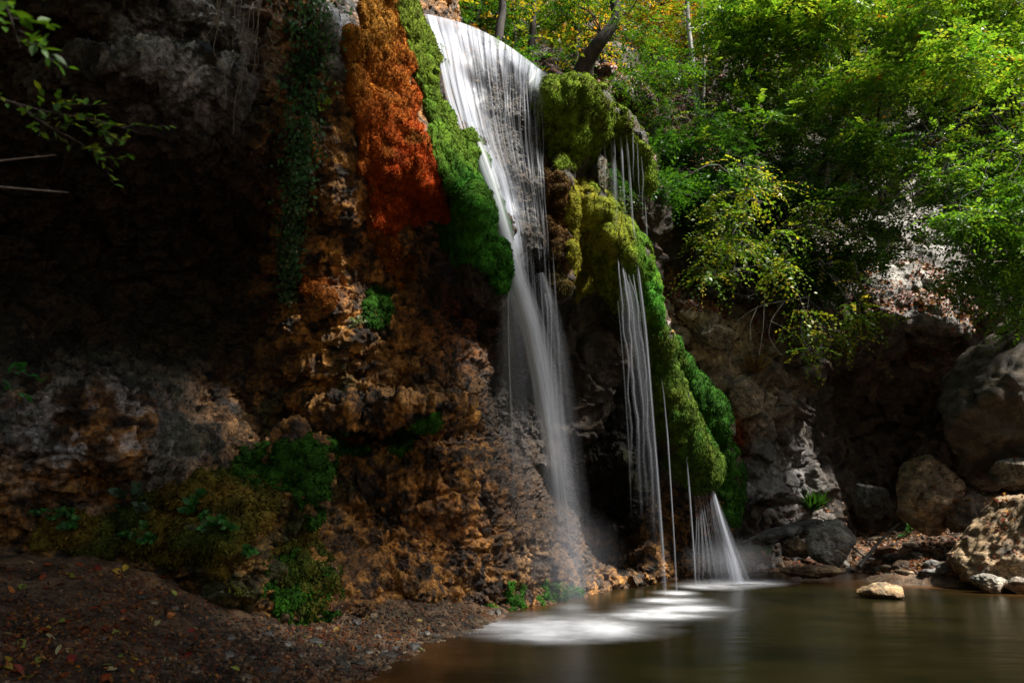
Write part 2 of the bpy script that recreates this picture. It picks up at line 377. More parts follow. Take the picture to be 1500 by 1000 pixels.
def carve(S, c, r, k=0.3, shear=0.0):
    c = np.array(c); r = np.array(r, float); m = r.max() * 1.6 + k + abs(shear) * r[2]
    lo = np.clip(((c - m - O1) / H0).astype(int), 0, n1 - 1); hi = np.clip(((c + m - O1) / H0).astype(int) + 1, 1, n1)
    q = np.stack(np.meshgrid(gx[lo[0]:hi[0]], gy[lo[1]:hi[1]], gz[lo[2]:hi[2]], indexing='ij'), -1) - c
    q[..., 0] -= shear * q[..., 2]
    k0 = np.linalg.norm(q / r, axis=-1); k1 = np.linalg.norm(q / (r * r), axis=-1)
    d = -(k0 * (k0 - 1) / np.maximum(k1, 1e-6)); s = S[lo[0]:hi[0], lo[1]:hi[1], lo[2]:hi[2]]
    h = np.clip(0.5 - 0.5 * (s - d) / k, 0, 1); s[...] = s * (1 - h) + d * h + k * h * (1 - h)
for (a, b, Y, rx, ry, rz) in [(880,575,22,1.7,4.6,3.2),(895,720,22.5,1.8,4,2.3),(850,500,19.5,.9,2.6,1.5),(800,570,20.5,1.25,2.8,2.3),(685,425,15.9,.95,1.8,.85),(640,385,15.0,.5,1.2,.5),(720,460,16.5,.8,1.5,.8),
        (560,640,14.4,1.8,.8,.14),(450,632,14,.8,.8,.16),(200,420,12.5,2.6,1.8,1.5),(350,420,13,1.2,1.5,1.6)]: carve(S, P(a, b, Y), (rx, ry, rz))
# mossy tufa bosses right of the lip: px, py, depth, rx, ry, rz (metres), shear
BOSS = [(840,160,16.6,0.72,1.2,0.62,0),(812,170,16.5,0.50,1.0,0.72,0),(862,172,16.9,0.50,1.0,0.66,0),(835,210,17.2,0.45,1.0,0.7,0),
        (905,192,17.6,0.42,1.0,0.40,-.5),(926,218,17.8,0.34,0.9,0.55,-.6),(941,258,18.1,0.20,.6,0.62,-.1),
        (816,300,16.9,0.24,.8,1.7,0),(815,385,16.8,0.24,.7,0.9,0)]
BP = [(838,300,17.9,.32),(862,325,18.1,.55),(892,355,18.3,.68),(915,392,18.6,.72),(930,430,18.9,.62),(945,470,19.3,.46),(955,505,19.7,.36),(965,545,20.2,.38),(980,590,20.8,.44),(998,635,21.4,.48),(1016,672,21.9,.46),(1032,700,22.3,.34)]
for (a0, b0, Y0, r0), (a1, b1, Y1, r1_) in zip(BP[:-1], BP[1:]):
    for t in (0, .5): BOSS.append((a0 + (a1 - a0) * t, b0 + (b1 - b0) * t, Y0 + (Y1 - Y0) * t, (r0 + (r1_ - r0) * t), (r0 + (r1_ - r0) * t) * 1.5, (r0 + (r1_ - r0) * t) * 1.1, -.25))
BP2 = [(975,505,21.6,.34),(995,535,22.1,.46),(1015,570,22.6,.56),(1035,600,23.1,.58),(1050,625,23.5,.42)]
for (a0, b0, Y0, r0) in BP2: BOSS.append((a0, b0, Y0, r0, r0 * 1.4, r0 * 1.15, -.3))
BOSS += [(1060,690,24.4,.45,.8,1.0,0),(1050,740,24.6,.5,.8,.9,0)]
for (a, b, Y, rx, ry, rz, sh) in BOSS: add_ell(S, P(a, b, Y), (rx, ry, rz), 0.28, 0, sh)
for (a, b, Y, rx, ry, rz) in [(700,350,13.9,0.38,.6,1.1),(725,400,14.3,0.24,.5,0.55),(480,440,13.3,.28,.4,.2),(600,600,14.0,1.2,.7,.28),(500,600,13.9,.8,.6,.25),
        (340,800,11.4,.5,.6,.9),(430,700,12.7,.5,.6,.9),(300,720,12.0,.8,.6,.35),(130,640,11.2,.9,.7,.7),(210,130,9.8,1.4,.8,.35)]:
    add_ell(S, P(a, b, Y), (rx, ry, rz), 0.3, 0, 0)
# broad relief
ii, jj, kk = np.where(np.abs(S) < 0.9)
q = np.stack([gx[ii], gy[jj], gz[kk]], -1)
S[ii, jj, kk] += (0.22 * fbm(q * np.array([.55, .55, .5]), 3, seed=3) + 0.10 * ridged(q * 1.3, 2, seed=9)).astype(np.float32) - 0.02
CV, CFa = surface_nets(S, O1, H0); del S, ii, jj, kk, q
CV = smooth_mesh(CV, CFa, 1, .4)
def drop_islands(V, F):
    n = len(V); lab = np.arange(n); E = edges_of(F)
    for _ in range(600):
        old = lab; nl = lab.copy(); np.minimum.at(nl, E[:, 0], lab[E[:, 1]]); np.minimum.at(nl, E[:, 1], lab[E[:, 0]])
        nl = nl[nl]; nl = nl[nl]; lab = nl
        if (lab == old).all(): break
    u, c = np.unique(lab, return_counts=True); big = u[c > 400]; keep = np.isin(lab[F[:, 0]], big); return compact(V, F[keep])
def refine(V, F, levels=2, margin=140, ymin=2):
    V, F = subdiv(V, F); V = smooth_mesh(V, F, 1, .4)
    for _ in range(levels - 1):
        px, py = proj(V); m = ((px > -margin) & (px < 1500 + margin) & (py > -margin) & (py < 1000 + margin) & (V[:, 1] > ymin))
        n0 = len(V); sel = m[F].any(1); A = F[sel]; B = F[~sel]
        V2, A2 = subdiv(V, A); V = V2; F = np.concatenate([A2, B])
    return compact(V, F)
CV, CFa = drop_islands(CV, CFa)
# keep only the skin one could see from near the camera: not the block's back, bottom and far sides
cen = CV[CFa].mean(1)
keep = (cen[:, 1] < 28.4) & (cen[:, 2] > -0.85) & (cen[:, 0] > -12.8)
CV, CFa = compact(CV, CFa[keep]); CV, CFa = refine(CV, CFa, 2)
N = vnormals(CV, CFa); px, py = proj(CV)
def blob(px, py, cx, cy, rx, ry): return np.exp(-(((px - cx) / rx) ** 2 + ((py - cy) / ry) ** 2))
p = CV
# moss areas are smoother; rock is broken
boss = sstep(765, 800, px) * sstep(440, 110, py) * 1.0 + sstep(825, 850, px) * (py > 100) * (py < 720)
boss = np.clip(boss, 0, 1) * (p[:, 1] > 15.5) * (p[:, 1] < 25.5)
om = np.clip(blob(px, py, 570, 130, 90, 190) * 1.6 + blob(px, py, 680, 300, 60, 120) * 1.4, 0, 1)
calm = np.clip(boss + om, 0, 1)
w1 = worley(p * np.array([1.5, 1.5, 2.1]) + 0.35 * np.stack([fbm(p * 1.1, 2, seed=50 + i) for i in range(3)], 1), 5)
w2 = worley(p * np.array([5.5, 5.5, 7.0]) + 0.5 * np.stack([fbm(p * 3, 2, seed=60 + i) for i in range(3)], 1), 15)
r1 = ridged(p * 3.2, 4, seed=21); f2 = fbm(p * 11, 3, gain=.6, seed=33)
crease = np.maximum(0, 0.22 - w1[1]) / 0.22
d_rock = 0.09 * (w1[2] - .5) + 0.13 * w1[3] - 0.09 * crease ** 2 + 0.10 * r1 + 0.02 * (w2[2] - .5) + 0.03 * w2[3] + 0.035 * f2 + 0.035 * vnoise(p * 26, 77)
strata = ridged(p * np.array([.9, .9, 4.2]) + .4 * fbm(p * 1.2, 2, seed=44)[:, None], 3, seed=45); curt = ridged(p * np.array([4.5, 4.5, .9]) + .5 * fbm(p * 1.5, 2, seed=47)[:, None], 3, seed=46)
lw = sstep(520, 400, px); d_rock = d_rock + .14 * strata * (.35 + .65 * lw) + .12 * curt * (1 - .7 * lw) + .03 * ridged(p * 13, 2, seed=48)
ps = p.copy(); ps[:, 0] += .32 * p[:, 2] * (px < 760); drape = ridged(ps * np.array([2.6, 2.6, .4]), 3, seed=41)
d_moss = (0.15 - .07 * om) * drape + 0.04 * fbm(p * 7, 3, seed=43) + 0.02 * f2
disp = d_rock * (1 - calm) + d_moss * calm
# a few dark slots under ledges
CV = CV + N * disp[:, None]
N = vnormals(CV, CFa); px, py = proj(CV)
# rock colours, with recess shade and some missing light painted in
c_dark = np.array([0.008, 0.006, 0.005]); c_brown = np.array([0.085, 0.040, 0.015]); c_ochre = np.array([0.36, 0.165, 0.034])
c_grey = np.array([0.19, 0.195, 0.205]); c_rust = np.array([0.22, 0.065, 0.018]); c_wet = np.array([0.014, 0.015, 0.012]); c_tan = np.array([0.27, 0.17, 0.085])
def mixc(c, t, w): return c * (1 - w[:, None]) + np.array(t) * w[:, None]
nz1 = fbm(CV * 1.3, 4, seed=90); nz2 = fbm(CV * 4.5, 4, gain=.6, seed=95)
col = np.tile(c_brown, (len(CV), 1)); col = mixc(col, c_ochre, sstep(-.05, .35, nz2 + .3 * r1) * .8); col = mixc(col, c_dark, sstep(.05, .3, -nz2 + .3 * nz1) * .85); col = mixc(col, c_dark, sstep(.05, .35, nz1) * .5)
col = mixc(col, c_dark, np.clip(sstep(460, 340, px) * sstep(640, 520, py), 0, 1) * .93)  # upper left recess darkened to stand in for overhang shade
col = mixc(col, (.012, .010, .008), np.clip(blob(px, py, 890, 600, 95, 190) * 2.2, 0, 1) * (p[:, 1] > 17.5))  # cave shade painted into the rock colour
col = mixc(col, (.006, .005, .004), np.clip(blob(px, py, 790, 560, 75, 130) * 2.2, 0, 1) * (p[:, 1] > 15.0)); col = mixc(col, (.030, .017, .009), np.clip(blob(px, py, 800, 730, 65, 110) * 1.6, 0, 1) * (p[:, 1] > 15.0) * .85)  # shade behind the main stream and on the rock below, painted in
col = mixc(col, (.012, .010, .008), np.clip(blob(px, py, 680, 425, 65, 60) * 1.6, 0, 1))  # shade under the moss buttress put into the colour
g = np.clip(blob(px, py, 270, 70, 110, 100) * 1.1 + blob(px, py, 140, 650, 170, 85) * 1.3 + blob(px, py, 495, 50, 22, 60) * 1.8, 0, 1)
col = mixc(col, c_grey, g * .8 * sstep(-.15, .3, nz1 + .6 * nz2 + .3 * r1)); col = mixc(col, (.34, .36, .42), np.clip(blob(px, py, 270, 75, 80, 70) + blob(px, py, 120, 630, 90, 60) * .8 + blob(px, py, 495, 45, 20, 50), 0, 1) * sstep(.02, .3, nz2 + .5 * nz1 + .25 * r1)); col = mixc(col, c_rust, np.clip(blob(px, py, 560, 330, 50, 60) + blob(px, py, 480, 430, 30, 25) + blob(px, py, 660, 480, 60, 60) + blob(px, py, 640, 760, 90, 60) * .5, 0, 1) * sstep(-.3, .3, nz2) * .8)  # grey and rusty rock; upper left grey lightened in place of missing light
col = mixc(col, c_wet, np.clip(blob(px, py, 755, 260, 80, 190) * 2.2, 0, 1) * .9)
col = mixc(col, c_tan, np.clip(blob(px, py, 310, 820, 45, 45) + blob(px, py, 780, 810, 45, 45) * .7 + blob(px, py, 590, 560, 60, 40) * .5, 0, 1) * sstep(-.2, .4, nz2))
col = mixc(col, (0.05, 0.06, 0.015), np.clip(sstep(.1, .5, nz1) * .5 + blob(px, py, 330, 780, 130, 90) * .5, 0, 1) * sstep(430, 600, py) * (px < 520))
col = mixc(col, (.028, .030, .010), boss * .85 * sstep(-.5, .3, nz2 + .4))
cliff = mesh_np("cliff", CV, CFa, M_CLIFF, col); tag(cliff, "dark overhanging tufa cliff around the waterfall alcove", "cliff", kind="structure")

# ------------------------------------------------------------------ rock wall and hillside behind
WF = [(960,480,25.5),(1000,465,25.6),(1050,475,25.8),(1085,520,26),(1060,565,25.6),(1100,600,25.6),(1135,620,26.0),(1085,690,25.6),(1100,770,26.2),(1150,690,27),(1150,560,26.6),(1200,520,27.6),(1250,480,28),
 (1250,600,33),(1320,600,34),(1280,680,33),(1220,650,31),(1350,560,32),(1230,560,31),(1310,700,33),(1200,720,30),(1180,770,29),(1300,520,30),(1380,620,32),(1450,700,32),
 (1330,470,27.6),(1400,470,27.4),(1300,435,28.4),(1450,450,27.4),(1500,440,27),(1600,440,26),(1600,600,27),(1400,520,29),
 (1000,425,28),(1100,400,28.5),(1250,380,29.5),(1350,400,29.2),(1450,390,29),(1300,300,31),(1380,330,30.5),(1280,230,32.5),(1400,200,32.5),(1200,300,33),(1500,250,31),(1600,200,31),
 (960,600,27),(960,750,28),(1000,300,30),(1100,300,31),(1100,200,34),(1000,200,31),(1000,100,35),(1200,100,37),(1400,80,37),(900,130,28),(900,50,32),(900,200,26.5),(800,50,27),(700,10,25),(800,0,31),(1100,0,40),(1300,0,42),(1000,0,40),(1500,0,42)]
ww = Pn([c[0] for c in WF], [c[1] for c in WF], [c[2] for c in WF])
ext2 = np.array([(-14, 17, 11), (-14, 25, 18), (-14, 34, 26), (-6, 18, 12), (-6, 25, 18), (0, 19, 12.3), (0, 25, 17), (4, 21, 12.3), (-6, 24, -1), (3, 29, -1), (8, 29, -1), (14, 30, -1), (20, 31, -1), (26, 30, -1), (26, 32, 10), (26, 38, 24), (34, 26, 0), (34, 34, 24), (-6, 36, 28), (5, 40, 29), (15, 44, 31), (-6, 44, 37), (10, 49, 38), (26, 49, 38)], float)
wp = np.concatenate([ww, ext2]); FW = rbf(wp[:, [0, 2]], wp[:, 1])
O2 = np.array([-14.0, 16.5, -1.2]); H2 = 0.22; n2 = ((np.array([32.0, 50.0, 38.0]) - O2) / H2).astype(int)
hx, hy, hz = [O2[i] + np.arange(n2[i]) * H2 for i in range(3)]
XZ = np.stack(np.meshgrid(hx, hz, indexing='ij'), -1); Fg2 = FW(XZ)
S2 = ((Fg2[:, None, :] - hy[None, :, None]) * 0.55).astype(np.float32)
ii, jj, kk = np.where(np.abs(S2) < 1.2); q = np.stack([hx[ii], hy[jj], hz[kk]], -1)
S2[ii, jj, kk] += (0.5 * fbm(q * .35, 3, seed=103) + 0.25 * ridged(q * .8, 3, seed=109)).astype(np.float32)
WV, WFa = surface_nets(S2, O2, H2); del S2, ii, jj, kk, q, Fg2
WV, WFa = drop_islands(WV, WFa); cen = WV[WFa].mean(1); keep = cen[:, 1] < 49.2; WV, WFa = compact(WV, WFa[keep])
WV, WFa = refine(WV, WFa, 2)
N = vnormals(WV, WFa); p = WV
w1 = worley(p * np.array([.5, .5, .6]) + 0.5 * np.stack([fbm(p * .6, 2, seed=150 + i) for i in range(3)], 1), 105)
w2 = worley(p * 1.7, 115); r1 = ridged(p * 1.6, 4, seed=121); f2 = fbm(p * 6, 3, gain=.6, seed=133)
crease = np.maximum(0, 0.2 - w1[1]) / 0.2
pcalm = 1 - .6 * np.clip(blob(*proj(WV), 1350, 300, 150, 180) * 1.5, 0, 1)
WV = WV + N * pcalm[:, None] * (0.30 * (w1[2] - .5) + 0.7 * w1[3] - 0.16 * crease ** 2 + 0.17 * r1 + 0.22 * w2[3] + 0.06 * f2)[:, None]
N = vnormals(WV, WFa); px, py = proj(WV); nz1 = fbm(WV * .7, 4, seed=190); nz2 = fbm(WV * 2.5, 4, gain=.6, seed=195)
col = np.tile(np.array([0.075, 0.055, 0.04]), (len(WV), 1)); col = mixc(col, (.035, .028, .022), sstep(0, .5, -nz2))
pale = np.clip(blob(px, py, 1350, 300, 130, 160) * 1.5, 0, 1); col = mixc(col, (.30, .28, .25), pale * sstep(-.5, .1, nz1 + nz2 * .5))
pale = np.clip(blob(px, py, 1080, 580, 60, 75) * 1.5 + blob(px, py, 990, 485, 60, 35) * 1.2 + blob(px, py, 1045, 490, 35, 30), 0, 1); col = mixc(col, (.58, .46, .32), pale * sstep(-.6, .0, nz1 + nz2 * .5))
gr = np.clip(blob(px, py, 1130, 690, 60, 70) * 1.4, 0, 1); col = mixc(col, (.17, .165, .16), gr * sstep(-.4, .2, nz2 + .3))
ru = np.clip(blob(px, py, 1075, 640, 20, 30) * 1.6, 0, 1); col = mixc(col, (.30, .07, .015), ru)
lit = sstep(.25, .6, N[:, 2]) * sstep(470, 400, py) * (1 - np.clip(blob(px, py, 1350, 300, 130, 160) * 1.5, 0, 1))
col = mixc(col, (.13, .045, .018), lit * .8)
hill = mesh_np("hillside", WV, WFa, M_WALL, col); tag(hill, "wooded rocky hillside behind the fall with a pale limestone face", "hillside", kind="structure")

# ------------------------------------------------------------------ ground: pool bed, banks, gorge sides
G = []
for a, b, c in [(0, 8, -.6), (3, 12, -.9), (1.6, 15, -.7), (5, 18, -.7), (3, 20, -.6), (6, 12, -.8), (9, 14, -.6), (10, 18, -.5), (8, 22, -.35), (2, 6, -.4), (6, 5, -.5), (12, 12, -.5), (12, 21, -.3), (0, 3, -.4), (4, 0, -.3),
                (-2, 4, .5), (-1.2, 1, .9), (-4, 3, 1.1), (-6, 2, 1.6), (0, -2, 1.2), (3, -4, 1.3), (10, -4, .9), (16, 4, .8), (17, 12, .7)]: G.append((a, b, c))
for a, b in [(520, 1005), (560, 985), (620, 952), (700, 922), (760, 892), (830, 868), (900, 858)]: v = PZ(a, b); G.append((v.x, v.y, 0)); G.append((v.x + .8, v.y - .2, -.35))
for a, b in [(1110, 838), (1180, 838), (1250, 838), (1330, 840), (1400, 846), (1440, 862), (1500, 870)]: v = PZ(a, b); G.append((v.x, v.y, -.02)); G.append((v.x, v.y + 3, .75)); G.append((v.x - .3, v.y - 2, -.3))
for a, b, Y in [(300, 1000, 8.0), (150, 1000, 7.3), (0, 1000, 6.6), (450, 1000, 8.7), (0, 900, 8), (100, 930, 8.1), (0, 820, 9.8), (100, 815, 10.4), (200, 835, 10.7), (300, 890, 10.7), (200, 900, 9.2), (350, 930, 10.2), (450, 945, 10.8), (430, 920, 11.8),
                (550, 925, 12.5), (520, 900, 13), (620, 880, 14), (690, 880, 15.3), (560, 860, 14)]: v = P(a, b, Y); G.append((v.x, v.y, v.z))
G += [(-12, 5, 3), (-14, 0, 5), (-9, -4, 3), (0, 30, .5), (10, 32, 1.5), (20, 32, 3), (25, 25, 4), (24, 15, 5), (24, 5, 6), (20, -8, 6), (0, -12, 5), (-15, -10, 8), (-16, 12, 4), (-8, 16, 1), (-2, 20, .2)]
Ga = np.array(G, float); GF = rbf(Ga[:, :2], Ga[:, 2])
def gz_at(x, y):
    q = np.stack([np.asarray(x, float), np.asarray(y, float)], -1); z = GF(q)
    d = np.hypot(np.maximum(0, np.maximum(-17 - q[..., 0], q[..., 0] - 23)), np.maximum(0, np.maximum(-10 - q[..., 1], 0)))
    return z + d * 0.75  # unseen gorge sides raised around the camera to block low sky light
def axis(lo, a, b, hi, fine, coarse): return np.concatenate([np.arange(lo, a, coarse), np.arange(a, b, fine), np.arange(b, hi, coarse)])
ax_ = axis(-60, -12, 18, 70, .09, 1.5); ay_ = axis(-50, 4, 31, 70, .09, 1.5)
GX, GY = np.meshgrid(ax_, ay_, indexing='ij'); GZ = gz_at(GX, GY)
gv = np.stack([GX.ravel(), GY.ravel(), GZ.ravel()], 1); nxg, nyg = GX.shape
idx = np.arange(nxg * nyg).reshape(nxg, nyg); GFa = np.stack([idx[:-1, :-1], idx[1:, :-1], idx[1:, 1:], idx[:-1, 1:]], -1).reshape(-1, 4)
wg = worley(gv * 3.2, 205); rough_ = sstep(-.5, .1, gv[:, 2])
gv[:, 2] += (0.10 * fbm(gv * 1.2, 3, seed=201) + 0.05 * fbm(gv * 5, 3, seed=202) + (.08 * (wg[2] - .5) + .10 * wg[3]) * .6) * (0.3 + .7 * rough_)
nz = fbm(gv * 1.5, 4, seed=210); nz2 = fbm(gv * 6, 3, seed=215); col = np.tile(np.array([.13, .075, .042]), (len(gv), 1)); col = mixc(col, (.03, .018, .012), sstep(-.1, .4, nz))
px, py = proj(gv); col = mixc(col, (.19, .14, .095), np.clip(blob(px, py, 550, 940, 200, 70) + blob(px, py, 1300, 830, 250, 30), 0, 1) * sstep(-.3, .3, nz2 + nz))
col = mixc(col, (.05, .07, .02), sstep(.2, .6, nz) * .3); col = mixc(col, (.03, .05, .012), ((gv[:, 0] < -18) | (gv[:, 0] > 26) | (gv[:, 1] < -8)).astype(float) * .9)
ground = mesh_np("ground", gv, GFa, M_SOIL, col); tag(ground, "brown earth bank and pool bed strewn with stones", "ground", kind="structure")

# ------------------------------------------------------------------ pool water
def water_mat():
    m, nt, out = mat_new("pool_water"); L = nt.links.new
    bs = nd(nt, "ShaderNodeBsdfPrincipled", Roughness=0.24, IOR=1.33); bs.inputs['Specular IOR Level'].default_value = .22; L(bs.outputs[0], out.inputs[0])
    tc = nd(nt, "ShaderNodeTexCoord"); n0 = nd(nt, "ShaderNodeTexNoise", Scale=.45, Detail=3.0); L(tc.outputs["Object"], n0.inputs[0])
    at = nd(nt, "ShaderNodeAttribute", attribute_name="A")
    r0 = ramp(nt, n0.outputs[0], [(0.35, (.004, .0045, .0014)), (0.65, (.012, .0105, .0028))])
    bed = ramp(nt, n0.outputs[0], [(0.4, (.022, .011, .003)), (0.6, (.08, .034, .010))])
    mx = nd(nt, "ShaderNodeMix", data_type='RGBA'); L(at.outputs["Fac"], mx.inputs[0]); L(r0.outputs[0], mx.inputs[6]); L(bed.outputs[0], mx.inputs[7]); L(mx.outputs[2], bs.inputs["Base Color"])
    mp = nd(nt, "ShaderNodeMapping"); mp.inputs["Scale"].default_value = (.5, 1.6, 1); L(tc.outputs["Object"], mp.inputs[0])
    n1 = nd(nt, "ShaderNodeTexNoise", Scale=1.6, Detail=2.0); L(mp.outputs[0], n1.inputs[0])
    b = nd(nt, "ShaderNodeBump", Strength=0.14, Distance=0.08); L(n1.outputs[0], b.inputs["Height"]); L(b.outputs[0], bs.inputs["Normal"])
    return m
wx = np.arange(-6, 24, .12); wy = np.arange(-2, 29.5, .12); WX, WY = np.meshgrid(wx, wy, indexing='ij')
gzw = gz_at(WX, WY); wv = np.stack([WX.ravel(), WY.ravel(), 0 * WX.ravel()], 1); idx = np.arange(WX.size).reshape(WX.shape)
wf = np.stack([idx[:-1, :-1], idx[1:, :-1], idx[1:, 1:], idx[:-1, 1:]], -1).reshape(-1, 4)
shal = sstep(-.5, -.02, gzw.ravel()); keep = (gzw.ravel() < .12)[wf].any(1); wv2, wf2, sh2 = compact(wv, wf[keep], shal)
water = mesh_np("water", wv2, wf2, water_mat(), attrs={"A": sh2}); tag(water, "calm dark green brown plunge pool", "pool", kind="structure")

# ------------------------------------------------------------------ ray casting onto the finished relief
dg = bpy.context.evaluated_depsgraph_get(); dg.update()
CAMV = Vector((0, 0, CAM_H))
def cast(px, py, objs=(cliff, hill, ground)):
    d = (P(px, py, 10.0) - CAMV).normalized(); best = None
    for o in objs:
        ok, loc, nor, fi = o.ray_cast(CAMV - o.location, d)
        if ok:
            loc = loc + o.location
            t = (loc - CAMV).length
            if best is None or t < best[0]: best = (t, loc.copy(), nor.copy(), o)
    return best
def drop(x, y, z0=40.0, objs=(cliff, hill, ground)):
    best = None
    for o in objs:
        ok, loc, nor, fi = o.ray_cast(Vector((x, y, z0)), Vector((0, 0, -1)))
        if ok and (best is None or loc.z > best.z): best = loc.copy()
    return best

# ------------------------------------------------------------------ moss
def blades(V, F, Nv, colv, n, length, down=0.6, width=0.16, seed=0):
    """many small moss shoots growing off a surface, as kites"""
    r = np.random.default_rng(seed); a = V[F[:, 0]]; b = V[F[:, 1]]; c = V[F[:, 2]]
    ar = np.linalg.norm(np.cross(b - a, c - a), axis=1); fi = r.choice(len(F), n, p=ar / ar.sum())
    u, v = r.random((2, n)); base = V[F[fi, 0]] * ((1 - u) * (1 - v))[:, None] + V[F[fi, 1]] * (u * (1 - v))[:, None] + V[F[fi, 2]] * (u * v)[:, None] + V[F[fi, 3]] * ((1 - u) * v)[:, None]
    nn = Nv[F[fi, 0]]; d = nn * .9 + r.normal(0, .45, (n, 3)); d[:, 2] -= down * r.random(n) * 1.6
    d /= np.linalg.norm(d, axis=1, keepdims=True); s = np.cross(d, r.normal(0, 1, (n, 3))); s /= np.linalg.norm(s, axis=1, keepdims=True)
    L = length * (.5 + r.random(n))[:, None]; w = L * width
    tip = base + d * L; tip[:, 2] -= down * .25 * L[:, 0]
    BV = np.stack([base - nn * .01, base + d * L * .5 + s * w, tip, base + d * L * .5 - s * w], 1).reshape(-1, 3)
    BF = np.arange(4 * n).reshape(n, 4); c0 = colv[F[fi, 0]] * (.6 + .9 * r.random(n))[:, None]
    return BV, BF, np.repeat(c0, 4, 0)
CN = vnormals(CV, CFa); cpx, cpy = proj(CV); ctr = CV[CFa].mean(1); fcx, fcy = proj(ctr)
fn = np.cross(CV[CFa[:, 2]] - CV[CFa[:, 0]], CV[CFa[:, 3]] - CV[CFa[:, 1]]); view = ctr - np.array([0, 0, CAM_H]); facing = (fn * view).sum(1) / (np.linalg.norm(fn, axis=1) * np.linalg.norm(view, axis=1) + 1e-9)
def moss(name, label, poly, yr, colf, thick=.09, n=8000, length=.06, thr=-9, cat="moss", group=None, down=.6, nscale=2.5, seed=0, back=.35):
    jx = fbm(ctr * 1.6, 3, seed=350 + seed); jy = fbm(ctr * 1.6, 3, seed=360 + seed); near = in_poly(fcx + jx * 26, fcy + jy * 26, poly) & (ctr[:, 1] > yr[0]) & (ctr[:, 1] < yr[1]) & (facing < back)
    if thr > -5: near &= fbm(ctr * nscale, 3, seed=300 + seed) > thr
    if near.sum() < 20: print("MOSS EMPTY", name, label); return None
    V, F, Nn, ax, ay = compact(CV, CFa[near], CN, cpx, cpy)
    bo = np.bincount(F.ravel(), minlength=len(V)) < 4; e = 1.0 - bo.astype(float); e = smooth_attr(e, F, len(V), 7, .6); e = np.where(bo, 0, sstep(.25, .98, e))
    Vs = smooth_mesh(V, F, 4, .5); cl = .5 + .5 * fbm(V * 3.2, 3, seed=310 + seed); cl2 = ridged(V * np.array([6, 6, 3.0]), 2, seed=320 + seed)
    V2 = V * (1 - .7 * e[:, None]) + Vs * .7 * e[:, None] + Nn * (e * thick * (.7 + .35 * cl + .3 * cl2) - .012)[:, None]
    V2[:, 2] -= e * thick * .3
    c = colf(V2, ax, ay, .5 + .5 * fbm(V2 * 1.8, 3, seed=330 + seed), .5 + .5 * fbm(V2 * 7, 2, seed=340 + seed))
    N2 = vnormals(V2, F); BV, BF, BC = blades(V2, F, N2, c, n, length, down, seed=seed)
    ctrv = V2.mean(0); AV = np.concatenate([V2, BV]) - ctrv
    o = mesh_np(name, AV, np.concatenate([F, BF + len(V2)]), M_MOSS, np.concatenate([c, BC])); o.location = ctrv
    tag(o, label, cat, group); return o
def C3(a, b, t): return np.array(a) * (1 - t[:, None]) + np.array(b) * t[:, None]
def col_orange(V, x, y, n, m):
    t = np.clip((y - 20) / 260 + (n - .5) * .8 + (x - 560) / 260, 0, 1); c = C3((.42, .17, .02), (.50, .075, .010), t)
    c = c * (1 - .45 * sstep(.55, .8, m)[:, None]); g = sstep(.62, .8, n) * .5 + blob(x, y, 545, 30, 40, 50) * .3
    return c * (1 - g[:, None]) + np.array([.22, .15, .02]) * g[:, None]
def col_green(V, x, y, n, m): return C3((.14, .20, .014), (.028, .13, .007), np.clip((y - 60) / 240 + (n - .5) * .9, 0, 1)) * (.7 + .6 * m[:, None])
def col_bright(V, x, y, n, m): return mixc(C3((.24, .33, .016), (.06, .12, .010), n), (.07, .045, .014), sstep(.55, .75, m) * .7) * (.6 + .8 * n[:, None])
def col_olive(V, x, y, n, m): return C3((.22, .12, .02), (.04, .085, .010), np.clip(n * 1.2, 0, 1)) * (.6 + .8 * m[:, None])
def col_deep(V, x, y, n, m): return C3((.045, .15, .010), (.014, .055, .006), n) * (.6 + .8 * m[:, None])
def col_rust(V, x, y, n, m): return C3((.42, .10, .012), (.12, .07, .015), n) * (.6 + .8 * m[:, None])
moss("moss_mat", "broad orange and rust red moss covering the buttress left of the waterfall", [(520,-30),(578,-30),(590,60),(612,150),(640,230),(660,300),(648,330),(628,318),(610,345),(592,322),(575,350),(560,330),(560,345),(543,285),(520,210),(500,120)], (10.5, 15.5), col_orange, .13, 80000, .032, seed=1, down=1.0)
moss("moss_mat", "rust red tongue of moss trailing below the broad orange mat", [(525,280),(560,330),(590,350),(600,370),(598,405),(588,440),(572,400),(545,350)], (12, 16), col_rust, .07, 3000, .06, thr=-.15, seed=2)
moss("moss_mat", "green moss ridge running down between the orange mat and the waterfall", [(578,-30),(605,-30),(636,70),(654,150),(696,212),(734,318),(752,425),(715,412),(655,345),(640,325),(657,300),(640,230),(612,150),(590,60)], (10.5, 16.5), col_green, .13, 60000, .034, seed=3, down=1.0, back=.6)
moss("moss_cushion", "big bright green moss cushion on the boss right of the waterfall lip", [(772,118),(840,100),(895,112),(900,180),(885,225),(835,250),(798,235),(778,175)], (15, 19.5), col_bright, .12, 50000, .042, seed=4, down=.9, back=.7)
moss("moss_curtain", "green moss curtain over the edge right of the big cushion with thin streams", [(893,160),(925,165),(962,230),(958,300),(935,280),(900,240)], (15.5, 20.5), col_bright, .10, 20000, .048, seed=5, down=1.1, back=.7)
moss("moss_stalk", "olive and rust moss hanging as a narrow column under the big cushion", [(795,240),(835,250),(835,300),(828,440),(808,440),(796,330)], (15, 19), lambda V, x, y, n, m: C3((.12, .045, .012), (.04, .05, .010), n) * (.5 + .9 * m[:, None]), .06, 14000, .045, seed=6, back=.6, down=1.1)
